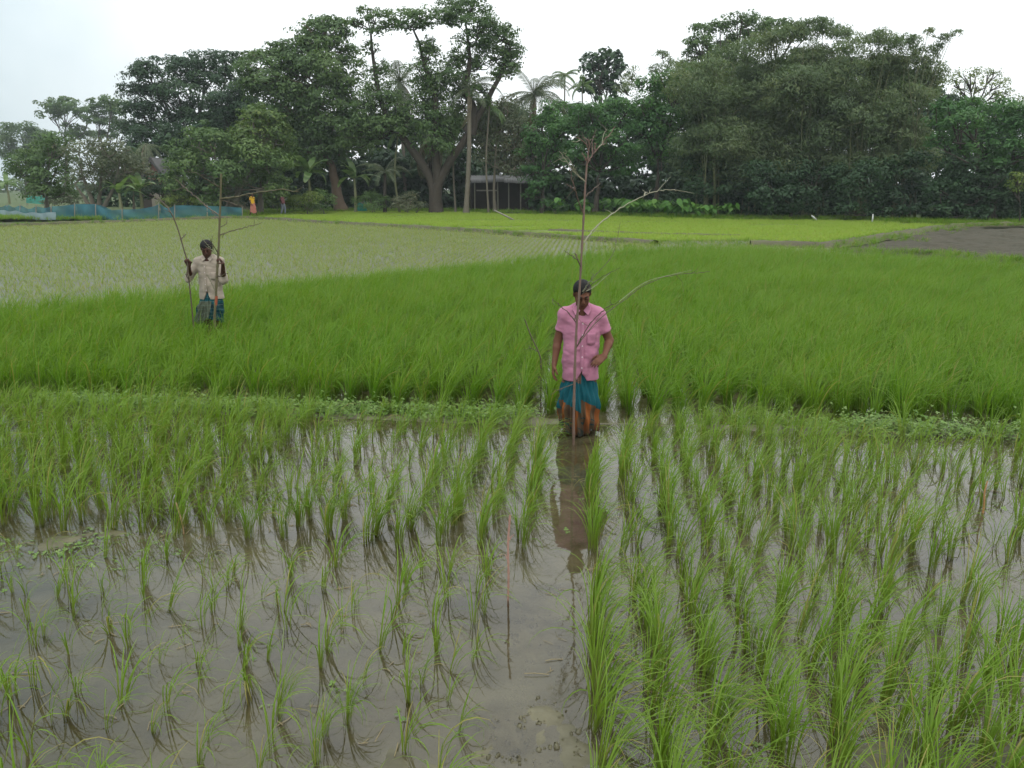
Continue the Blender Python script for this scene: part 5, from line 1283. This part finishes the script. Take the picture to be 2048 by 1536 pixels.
        V = np.concatenate(V); U_ = np.concatenate(UVs); m = nth + 1; i, j = np.meshgrid(np.arange(nz), np.arange(nth), indexing='ij')
        F = np.stack([i * m + j, (i + 1) * m + j, (i + 1) * m + j + 1, i * m + j + 1], -1).reshape(-1, 4)
        lo = add('lungi', mesh_np('lungi', V, F, lz['mat'], True, uv=U_), root)
        sm = lo.modifiers.new('cloth', 'SOLIDIFY'); sm.thickness = 0.004
    if 'trousers' in c:
        T_ = SDF((-0.3, -0.3, -0.1), (0.3, 0.3, 0.95), max(h, 0.012))
        T_.ell((0, 0.01, 0.76 + dz), (0.15, 0.105, 0.13))
        for s in (-1, 1):
            hip, kn, an = (np.array(J['hip']) * [s, 1, 1], np.array(J['knee' + ('L' if s > 0 else 'R')]), np.array(J['ankle' + ('L' if s > 0 else 'R')]))
            T_.cap(hip, kn, 0.095, 0.075, 0.03); T_.cap(kn, an, 0.075, 0.06, 0.03)
        V, F = T_.mesh(); add('trousers', mesh_np('trousers', smooth_mesh(V, F, 1), F, c['trousers'], True), root)
    return tag(root, label, 'person', group)

def cloth(name, c1, c2, weave=220, stripe=None):
    t = NT(name); o = t.obj(); col = t.mix(t.noise(5, 4, 0.6, o), c1, c2)
    if stripe:
        wv = t.n('TexWave', {'wave_type': 'BANDS', 'bands_direction': 'X'}, Vector=o, Scale=26.0, Distortion=0.6, Detail=1.0)
        col = t.mix(t.math('MULTIPLY', wv.outputs['Fac'], stripe[1]), col, stripe[0])
    hgt = t.math('ADD', t.math('MULTIPLY', t.noise(26, 5, 0.6, o), 1.0), t.math('MULTIPLY', t.noise(weave, 2, 0.5, o), 0.25))
    b = t.n('BsdfPrincipled', None, Base_Color=col, Roughness=0.9, Normal=t.bump(hgt, 0.35, 0.006))
    b.inputs['Specular IOR Level'].default_value = 0.12; b.inputs['Sheen Weight'].default_value = 0.1
    return t.done(b.outputs[0])
BUTTON = m_plain('shirt_button', (0.6, 0.5, 0.52), (0.7, 0.6, 0.6), 40, 0.4, 0)
PINK = cloth('pink_cotton', (0.34, 0.125, 0.195), (0.40, 0.165, 0.24), stripe=((0.46, 0.22, 0.30), 0.4))
BEIGE = cloth('beige_cotton', (0.27, 0.225, 0.18), (0.34, 0.29, 0.235))
YELLOW = cloth('yellow_cotton', (0.5, 0.28, 0.012), (0.56, 0.33, 0.02))
MAROON = cloth('maroon_check_cotton', (0.2, 0.07, 0.085), (0.28, 0.12, 0.135))
GREYT = cloth('grey_trouser_cloth', (0.16, 0.18, 0.22), (0.22, 0.24, 0.28))
def lungi_pink_man():
    t = NT('teal_brown_lungi'); uvn = t.uv(); o = t.obj(); sp = t.n('SeparateXYZ', None, Vector=uvn); u, v = sp.outputs[0], sp.outputs[1]
    v = t.math('ADD', v, t.math('MULTIPLY', t.math('SUBTRACT', t.noise(4, 2, 0.5, o), 0.5), 0.14)); saw = t.math('FRACT', t.math('ADD', t.math('MULTIPLY', u, 5.0), 0.42))
    v = t.math('ADD', v, t.math('MULTIPLY', t.math('SUBTRACT', saw, 0.5), 0.17)); u = t.math('ADD', u, t.math('MULTIPLY', t.math('SUBTRACT', t.noise(5, 2, 0.5, o), 0.5), 0.05))
    teal, brown, orange, dark = (0.0, 0.078, 0.10), (0.095, 0.055, 0.026), (0.27, 0.075, 0.01), (0.008, 0.035, 0.04)
    base = t.ramp(v, [(0.0, dark), (0.035, brown), (0.11, dark), (0.14, brown), (0.19, dark), (0.205, brown), (0.44, teal), (0.86, (0.04, 0.05, 0.05)), (0.9, (0.09, 0.06, 0.05))], 'CONSTANT')
    fu = t.math('FRACT', t.math('MULTIPLY', u, 9.0)); bar = t.math('LESS_THAN', fu, 0.42); low = t.math('LESS_THAN', v, 0.44); hi = t.math('GREATER_THAN', v, 0.86)
    col = t.mix(t.math('MULTIPLY', t.math('MULTIPLY', bar, low), 0.85), base, orange)
    fv = t.math('LESS_THAN', t.math('FRACT', t.math('MULTIPLY', v, 40.0)), 0.4); fu2 = t.math('LESS_THAN', t.math('FRACT', t.math('MULTIPLY', u, 60.0)), 0.4)
    col = t.mix(t.math('MULTIPLY', t.math('MULTIPLY', hi, t.math('ADD', fv, fu2)), 0.5, clamp=True), col, (0.22, 0.09, 0.05))
    wet = t.ramp(t.math('ADD', sp.outputs[1], t.math('MULTIPLY', t.noise(14, 4, 0.6, o), 0.16)), [(0.1, (0.75,) * 3), (0.24, (0, 0, 0))])
    col = t.mix(wet, col, (0.045, 0.035, 0.02)); col = t.mix(t.math('MULTIPLY', t.noise(30, 5, 0.7, o), 0.35), col, (0.03, 0.04, 0.04))
    b = t.n('BsdfPrincipled', None, Base_Color=col, Roughness=0.8, Normal=t.bump(t.noise(40, 4, 0.6, o), 0.3, 0.005)); b.inputs['Specular IOR Level'].default_value = 0.2
    return t.done(b.outputs[0])
def lungi_left_man():
    t = NT('teal_grey_check_lungi'); sp = t.n('SeparateXYZ', None, Vector=t.uv()); u, v = sp.outputs[0], sp.outputs[1]; o = t.obj()
    v = t.math('ADD', v, t.math('MULTIPLY', t.math('SUBTRACT', t.noise(5, 2, 0.5, o), 0.5), 0.2))
    base = t.ramp(v, [(0, (0.006, 0.045, 0.055)), (0.4, (0.008, 0.06, 0.07)), (0.45, (0.006, 0.032, 0.04)), (0.62, (0.008, 0.065, 0.075))], 'CONSTANT')
    wrap = t.math('MULTIPLY', t.math('GREATER_THAN', u, 0.33), t.math('MULTIPLY', t.math('LESS_THAN', u, 0.545), t.math('LESS_THAN', v, 0.72)))
    col = t.mix(wrap, base, (0.075, 0.09, 0.06)); ln = t.math('LESS_THAN', t.math('FRACT', t.math('MULTIPLY', v, 7.0)), 0.1)
    col = t.mix(t.math('MULTIPLY', ln, 0.6), col, (0.12, 0.16, 0.14))
    b = t.n('BsdfPrincipled', None, Base_Color=col, Roughness=0.8, Normal=t.bump(t.noise(40, 4, 0.6, o), 0.3, 0.005)); b.inputs['Specular IOR Level'].default_value = 0.2
    return t.done(b.outputs[0])

SKIN1 = skin_mat('brown_skin', (0.115, 0.047, 0.028), (0.155, 0.07, 0.043))
SKIN2 = skin_mat('dark_brown_skin', (0.065, 0.03, 0.021), (0.09, 0.042, 0.029))
STD = dict(hip=(0.085, 0.0, 0.72))
p = gnd(1161, 872); base = (at(1161, 740, 7.1).x, 7.1, 0.0)
person('person in pink short sleeved shirt and teal and orange lungi standing in water', dict(
    loc=base, rz=R(-5), size=0.978, skin=SKIN1, hem=0.545, sleeve=0.62, slit=(0.012, 0.11, 0.05), wseed=4,
    joints=dict(head=(0.0, -0.075, 1.385), sh_z=1.225, neck=(0.0, -0.005, 1.245), R_sh=(-0.158, 0.01, 1.18), L_sh=(0.163, 0.02, 1.172), R_el=(-0.225, 0.03, 0.915), R_wr=(-0.255, -0.045, 0.69),
                L_el=(0.272, 0.06, 0.915), L_wr=(0.222, -0.12, 0.80), kneeL=(0.08, -0.02, 0.3), kneeR=(-0.085, 0.02, 0.3), ankleL=(0.075, -0.02, -0.045), ankleR=(-0.09, 0.07, -0.045), **STD),
    head_rot=(R(30), R(6), R(-3)), hands=dict(R=((-0.1, -0.25, -1), (0.9, 0.1, 0), (0.15, -1, 0), (0.35, 0.45, 0.5, 0.55), 0.35), L=((-0.62, -0.5, -0.42), (-0.2, 0.55, -0.75), (-0.5, -0.4, 0.75), (0.35, 0.42, 0.5, 0.6), 0.3)),
    prof=[(0.5, 0.182, 0.125, 0.0), (0.62, 0.18, 0.128, -0.005), (0.75, 0.176, 0.128, -0.005), (0.9, 0.172, 0.124, 0.0), (1.05, 0.178, 0.12, 0.01), (1.15, 0.176, 0.105, 0.018), (1.23, 0.13, 0.075, 0.02)],
    shirt_mat=PINK, moustache=False, wr_amp=1.25,
    lungi=dict(top=0.66, bot=0.028, s=[0, 0.2, 0.36, 0.6, 1], rx=[0.148, 0.158, 0.186, 0.197, 0.18], ry=[0.1, 0.11, 0.135, 0.16, 0.16], cx=[-0.005, -0.008, -0.01, -0.01, -0.005], cy=[0, -0.004, -0.005, -0.01, 0.0], fold=0.03, mat=lungi_pink_man())))
pl = gnd(421, 655); LB = Vector((at(421, 560, 11.45).x, 11.45, 0.0))
gR, gL = np.array(at(373, 521, 11.17) - LB) / 0.96, np.array(at(436.6, 518, 11.09) - LB) / 0.96     # where the poles are gripped
dR, dL, nR, nL = nrm((-0.12, -0.35, 0.95)), nrm((-0.2, -0.55, 0.8)), nrm((0.3, -0.9, -0.2)), nrm((-0.75, -0.6, 0.1))
Rw, Lw = tuple(gR - dR * 0.092 - nR * 0.024), tuple(gL - dL * 0.092 - nL * 0.024)
person('person in beige shirt and teal lungi holding two bamboo branches in the deep green rice', dict(
    loc=LB, rz=R(0), size=0.96, skin=SKIN2, hem=0.70, sleeve=1.12, slit=(-0.03, 0.12, 0.055), wseed=21, hair_volume=0.006, wr_amp=1.25,
    joints=dict(head=(0.005, -0.05, 1.475), sh_z=1.325, neck=(0.0, 0.0, 1.345), R_sh=(-0.17, 0.01, 1.275), L_sh=(0.172, 0.01, 1.275), R_el=(-0.305, -0.03, 1.05), R_wr=Rw, L_el=(0.232, -0.08, 1.03), L_wr=Lw,
                kneeL=(0.05, -0.01, 0.36), kneeR=(-0.11, 0.0, 0.36), ankleL=(0.03, 0.0, -0.04), ankleR=(-0.12, 0.03, -0.04), hip=(0.085, 0.0, 0.78)), dz=0.06,
    head_rot=(R(22), R(12), R(2)), hands=dict(R=((-0.12, -0.35, 0.95), (0.3, -0.9, -0.2), (0.9, 0.4, 0.1), (1.05, 1.1, 1.15, 1.2), 0.9), L=((-0.2, -0.55, 0.8), (-0.75, -0.6, 0.1), (-0.6, -0.2, -0.7), (1.05, 1.1, 1.15, 1.2), 0.9)),
    prof=[(0.6, 0.192, 0.13, 0.0), (0.75, 0.186, 0.13, -0.005), (0.9, 0.176, 0.126, -0.005), (1.05, 0.172, 0.122, 0.0), (1.17, 0.178, 0.118, 0.01), (1.26, 0.17, 0.1, 0.015), (1.33, 0.13, 0.075, 0.02)],
    shirt_mat=BEIGE, lungi=dict(top=0.8, bot=0.37, s=[0, 0.22, 0.45, 1], rx=[0.15, 0.16, 0.192, 0.21], ry=[0.1, 0.112, 0.15, 0.18], cx=[0, -0.008, -0.025, -0.08], cy=[0, -0.004, -0.01, 0], fold=0.02, hem_var=0.04, mat=lungi_left_man())))
FARJ = dict(head=(0.0, -0.04, 1.5), sh_z=1.345, neck=(0, 0, 1.365), R_sh=(-0.17, 0.0, 1.295), L_sh=(0.17, 0.0, 1.295), R_el=(-0.22, 0.03, 1.04), R_wr=(-0.2, -0.1, 0.84), L_el=(0.22, 0.04, 1.04), L_wr=(0.2, -0.1, 0.85), hip=(0.085, 0, 0.8))
FARP = [(0.72, 0.19, 0.13, 0), (0.9, 0.18, 0.126, 0), (1.1, 0.176, 0.12, 0.01), (1.26, 0.172, 0.105, 0.015), (1.35, 0.13, 0.075, 0.02)]
FARH = dict(R=((-0.05, -0.4, -0.9), (0.9, 0, 0), (0, -1, 0), (0.5,) * 4, 0.4), L=((0.05, -0.4, -0.9), (-0.9, 0, 0), (0, -1, 0), (0.5,) * 4, 0.4))
q = at(507, 430, 58)
person('tiny far person in yellow shirt and salmon lungi walking along the bund', dict(loc=(q.x, 58, 0.12), rz=R(62), h=0.014, detail=False, skin=SKIN2, hem=0.86, sleeve=0.6,
    joints=dict(kneeL=(0.09, -0.18, 0.46), ankleL=(0.09, -0.22, 0.06), kneeR=(-0.09, 0.02, 0.46), ankleR=(-0.09, 0.26, 0.08), **FARJ), head_rot=(R(14), 0, 0), hands=FARH, prof=FARP, shirt_mat=YELLOW, dz=0.08,
    lungi=dict(top=0.92, bot=0.22, s=[0, 0.5, 1], rx=[0.16, 0.18, 0.19], ry=[0.12, 0.2, 0.27], cx=[0, 0, 0], cy=[0, -0.02, 0.0], fold=0.03, hem_var=0.05, mat=cloth('salmon_cotton', (0.34, 0.12, 0.085), (0.4, 0.17, 0.125)))))
q = at(567, 424, 62)
person('tiny far person in maroon shirt and grey trousers walking right by the shrubs', dict(loc=(q.x, 62, 0.1), rz=R(70), h=0.014, detail=False, skin=SKIN2, hem=0.80, sleeve=0.75,
    joints=dict(kneeL=(0.09, -0.1, 0.46), ankleL=(0.09, -0.08, 0.06), kneeR=(-0.09, 0.02, 0.46), ankleR=(-0.09, 0.14, 0.06), **FARJ), head_rot=(R(8), 0, 0), hands=FARH, prof=FARP, shirt_mat=MAROON, dz=0.08, trousers=GREYT))

# ------------------------------------------------------------------ bamboo branches set up as poles
def m_cane(name, c1, c2):
    t = NT(name); o = t.obj(); n_ = t.noise(14, 5, 0.6, o); col = t.mix(n_, c1, c2)
    b = t.n('BsdfPrincipled', None, Base_Color=col, Roughness=0.6, Normal=t.bump(t.noise(60, 3, 0.5, o), 0.3, 0.004)); b.inputs['Specular IOR Level'].default_value = 0.3
    return t.done(b.outputs[0])
CANE_R = m_cane('reddish_dry_cane', (0.10, 0.058, 0.043), (0.22, 0.15, 0.12))
CANE_D = m_cane('dark_twig', (0.06, 0.04, 0.028), (0.13, 0.10, 0.07))
CANE_P = m_cane('pale_twig', (0.2, 0.19, 0.12), (0.32, 0.31, 0.22))
CANE_G = m_cane('green_brown_cane', (0.07, 0.06, 0.028), (0.15, 0.13, 0.07))
CANE_O = m_cane('orange_band', (0.26, 0.06, 0.03), (0.34, 0.10, 0.05))
def pole(label, D, stem, r0, r1, mat, branches, name='bamboo_pole', z_in=0.12, nodes=9, seed=0, dfun=None, bands=(), cat='bamboo pole'):
    r = random.Random(seed); S0 = [np.array(at(x, y, D)) for x, y in stem]; org = Vector((S0[0][0], D, 0.0)); root = empty(name, org)
    P = spline([S0[0] - [0, 0, z_in]] + S0, 60) - np.array(org); s = np.linspace(0, 1, 60); rad = r0 + (r1 - r0) * s ** 1.2
    for k in range(nodes):
        c = int((k + 0.6 + r.uniform(-.2, .2)) / nodes * 59); rad[c] *= 1.28
    V, F = tube_np(P, rad, 9); add('stem', mesh_np('stem', V, F, mat, True), root)
    for pts, rr, bm, dd in branches:
        n_ = len(pts); W = [np.array(at(x, y, D + dd * (i / max(1, n_ - 1)))) for i, (x, y) in enumerate(pts)]
        m_ = max(10, 6 * n_); q = spline(W, m_) - np.array(org); jn = np.random.default_rng(seed * 97 + int(pts[0][1]) + n_); kk = jn.normal(0, 1, (m_, 3)); kk[0] = 0; q = q + kk * min(0.006, 1.1 * rr) * np.linspace(0.3, 1, m_)[:, None]; ra = rr * 1.2 * np.linspace(1, 0.45, m_)
        for k in range(3, m_ - 2, 5): ra[k] *= 1.35
        V, F = tube_np(q, ra, 6); Vl, Fl, o_ = [V], [F], len(V); Ln = np.linalg.norm(q[-1] - q[0])
        for k in range(3, m_ - 1, 4):
            if jn.random() < 0.55 and Ln > 0.15:
                e = q[k] + nrm(nrm(q[k] - q[k - 1]) * 0.8 + jn.normal(0, 0.6, 3)) * jn.uniform(0.04, 0.12) * min(1.6, 0.6 + Ln); md = (q[k] + e) / 2 + jn.normal(0, 0.008, 3)
                v_, f_ = tube_np(np.array([q[k], md, e]), np.array([0.5, 0.4, 0.2]) * rr * 1.1, 5); Vl.append(v_); Fl.append(f_ + o_); o_ += len(v_)
        add('branch', mesh_np('branch', np.concatenate(Vl), np.concatenate(Fl), bm, True), root)
    for (x0, y0), (x1, y1), rr, bm in bands:
        V, F = tube_np([np.array(at(x0, y0, D)) - np.array(org), np.array(at(x1, y1, D)) - np.array(org)], rr, 9); o = add('band', mesh_np('band', V, F, bm, True), root); o['label'] = 'orange red band low on the pole'
    return tag(root, label, cat)
w = CANE_R; d_ = CANE_D; pl_ = CANE_P
pole('tall reddish dry bamboo branch planted in the water in front of the person in pink', 6.72,
     [(1147, 884), (1148, 800), (1151, 700), (1154, 640), (1159, 580), (1163, 510), (1167, 440), (1170, 380), (1174, 325)], 0.0118, 0.0075, w,
     [([(1174, 327), (1186, 308), (1204, 288), (1229, 254)], 0.006, w, 0.1), ([(1190, 304), (1189, 292), (1190, 286)], 0.006, w, 0.0), ([(1196, 296), (1203, 289), (1209, 286)], 0.0035, pl_, 0.1),
      ([(1174, 327), (1177, 303), (1180, 276)], 0.007, w, -0.05), ([(1178, 300), (1168, 284), (1151, 273)], 0.0045, w, -0.1), ([(1176, 296), (1170, 278), (1163, 262)], 0.0022, d_, 0.1), ([(1173, 322), (1168, 312), (1164, 306)], 0.005, w, 0),
      ([(1171, 364), (1150, 346), (1134, 324), (1119, 304)], 0.005, pl_, -0.2), ([(1152, 345), (1140, 322), (1126, 304)], 0.0035, pl_, -0.3), ([(1149, 343), (1153, 333)], 0.003, pl_, -0.2),
      ([(1186, 308), (1184, 290), (1186, 272)], 0.003, w, 0.1), ([(1180, 290), (1188, 272), (1192, 258)], 0.0025, d_, 0.1), ([(1204, 288), (1207, 270), (1214, 258)], 0.0025, pl_, 0.1), ([(1160, 280), (1152, 284), (1142, 282)], 0.0025, pl_, -0.1), ([(1134, 324), (1124, 322), (1116, 314)], 0.0022, pl_, -0.2), ([(1171, 393), (1185, 380), (1203, 366)], 0.0042, d_, 0.15), ([(1167, 428), (1158, 405), (1151, 382), (1143, 352), (1138, 334)], 0.0042, w, -0.25), ([(1151, 382), (1143, 374), (1132, 369)], 0.0038, w, -0.3),
      ([(1167, 486), (1190, 456), (1218, 433), (1255, 408), (1300, 386), (1330, 380), (1352, 382)], 0.0048, pl_, 0.5), ([(1288, 392), (1290, 386), (1294, 385)], 0.004, pl_, 0.4),
      ([(1162, 535), (1155, 520), (1144, 511), (1128, 502)], 0.004, d_, -0.2), ([(1160, 528), (1153, 512), (1150, 506)], 0.0045, w, -0.1),
      ([(1164, 584), (1190, 552), (1222, 515), (1234, 480), (1241, 445)], 0.0026, d_, 0.3), ([(1165, 588), (1195, 560), (1240, 535)], 0.0028, d_, -0.2), ([(1166, 583), (1178, 566), (1187, 548)], 0.005, pl_, -0.25), ([(1167, 585), (1188, 573), (1222, 543)], 0.0028, pl_, 0.1),
      ([(1151, 698), (1172, 668), (1200, 638), (1240, 606), (1290, 570), (1340, 551), (1390, 546), (1420, 543)], 0.0038, d_, 0.5), ([(1152, 696), (1180, 648), (1212, 617), (1238, 603)], 0.0042, d_, -0.25), ([(1238, 603), (1290, 565), (1340, 550), (1385, 540)], 0.002, pl_, 0.3),
      ([(1152, 645), (1138, 627), (1120, 612), (1105, 598)], 0.0042, d_, -0.2), ([(1105, 598), (1106, 606), (1112, 612)], 0.0022, d_, -0.1), ([(1148, 768), (1120, 778), (1100, 790)], 0.003, d_, -0.1), ([(1149, 640), (1152, 632)], 0.006, w, 0)],
     nodes=12, seed=1)
hpR = LB + Vector(Rw) ; hpL = LB + Vector(Lw)
pole('thick greenish bamboo branch held upright before the chest of the beige shirted person', 11.09,
     [(429, 640), (432, 590), (434.5, 540), (437, 505), (439, 450), (441, 400), (442.5, 347)], 0.018, 0.013, CANE_G,
     [([(439, 470), (460, 463), (490, 455), (525, 446)], 0.009, CANE_G, 0.5), ([(441, 398), (470, 394), (510, 386), (560, 379), (600, 384)], 0.009, CANE_G, -0.8), ([(440, 432), (415, 414), (385, 388), (350, 358)], 0.008, CANE_D, 0.6), ([(441, 376), (418, 362), (396, 348), (380, 340)], 0.006, CANE_D, -0.6),
      ([(437, 508), (428, 492), (421, 478)], 0.006, CANE_D, -0.3), ([(436, 512), (424, 500), (412, 486), (399, 471)], 0.006, pl_, -0.35), ([(428, 500), (424, 485), (425, 472)], 0.005, pl_, -0.4), ([(434, 553), (444, 551), (455, 546)], 0.007, CANE_D, -0.3), ([(440, 440), (425, 425), (420, 415)], 0.005, CANE_D, 0.3),
      ([(439, 455), (452, 448), (454, 440)], 0.005, CANE_D, 0.2), ([(441, 400), (470, 408), (500, 420)], 0.005, CANE_D, -0.4), ([(432, 585), (420, 560), (412, 548)], 0.005, pl_, -0.3)],
     nodes=10, seed=2, bands=[((431.6, 610), (432.9, 592), 0.0205, CANE_O)])
pole('thin bamboo branch held out sideways by the person in beige shirt', 11.17,
     [(386, 640), (381, 590), (377, 550), (373.5, 520), (368, 500), (357, 462), (346, 432)], 0.010, 0.009, CANE_D,
     [([(362, 480), (368, 472), (372, 468)], 0.006, CANE_D, 0.2), ([(346, 432), (335, 415), (318, 398), (300, 388)], 0.006, CANE_D, 0.3), ([(378, 560), (374, 552), (372, 548)], 0.007, CANE_D, -0.1), ([(375, 545), (381, 560), (384, 570)], 0.005, CANE_G, -0.1), ([(346, 434), (340, 424), (328, 420)], 0.005, CANE_D, -0.2)],
     nodes=8, seed=3)
# loose stalks standing in the fields
pole('thin dark stick poking out of the rice left of the person in pink', 8.3, [(1082, 730), (1077, 704), (1062, 672), (1050, 640)], 0.008, 0.006, CANE_D, [([(1077, 704), (1066, 698), (1056, 696)], 0.004, CANE_D, 0.1), ([(1050, 642), (1047, 634)], 0.003, CANE_D, 0)], name='dry_stick', nodes=3, cat='stick', z_in=0.5)
pole('pale bent reed stalk standing in the green rice at the far left', 13.0, [(29, 665), (32, 640), (38, 616), (48, 592)], 0.012, 0.006, CANE_P, [], name='reed_stalk', nodes=2, cat='reed', z_in=0.5)
PINKS = m_cane('pinkish_weed_stem', (0.30, 0.15, 0.12), (0.42, 0.26, 0.2))
pole('pinkish dry weed stalk standing in the shallow water left of the path', 3.98, [(1016, 1200), (1017, 1150), (1016, 1090), (1020, 1030)], 0.0055, 0.006, PINKS, [([(1017, 1120), (1009, 1108)], 0.003, PINKS, 0), ([(1018, 1080), (1025, 1070)], 0.003, PINKS, 0)], name='weed_stalk', nodes=14, cat='weed', z_in=0.1)
pole('brown dead rice stalk among the tufts at the left of the middle plot', 4.85, [(368, 1075), (364, 1045), (352, 1005)], 0.007, 0.004, m_cane('straw_stalk', (0.3, 0.17, 0.09), (0.42, 0.3, 0.17)), [([(364, 1045), (372, 1020), (374, 1004)], 0.004, CANE_P, 0.05)], name='dead_stalk', nodes=3, cat='stalk', z_in=0.1)
pole('orange brown dead stalk at the right side of the middle plot', 5.2, [(1968, 1010), (1969, 985), (1975, 962)], 0.008, 0.004, m_cane('orange_straw', (0.36, 0.17, 0.06), (0.45, 0.26, 0.12)), [([(1969, 990), (1962, 978), (1958, 968)], 0.004, CANE_P, 0.05)], name='dead_stalk', nodes=3, cat='stalk', z_in=0.1)

# ------------------------------------------------------------------ air
HAZE = 0.0004
hb = MB(); hb.box((0, 195, 13), (1000, 560, 30.5)); hz = hb.build('haze', None)
hm = bpy.data.materials.new('haze'); hm.use_nodes = True; nt = hm.node_tree; nt.nodes.clear()
ho = nt.nodes.new('ShaderNodeOutputMaterial'); pv = nt.nodes.new('ShaderNodeVolumePrincipled')
pv.inputs['Color'].default_value = (0.88, 0.95, 1.0, 1); pv.inputs['Density'].default_value = HAZE; pv.inputs['Anisotropy'].default_value = 0.0
nt.links.new(pv.outputs[0], ho.inputs['Volume']); hz.data.materials.append(hm)
tag(hz, 'thin pale haze over the fields', 'haze', kind='stuff')
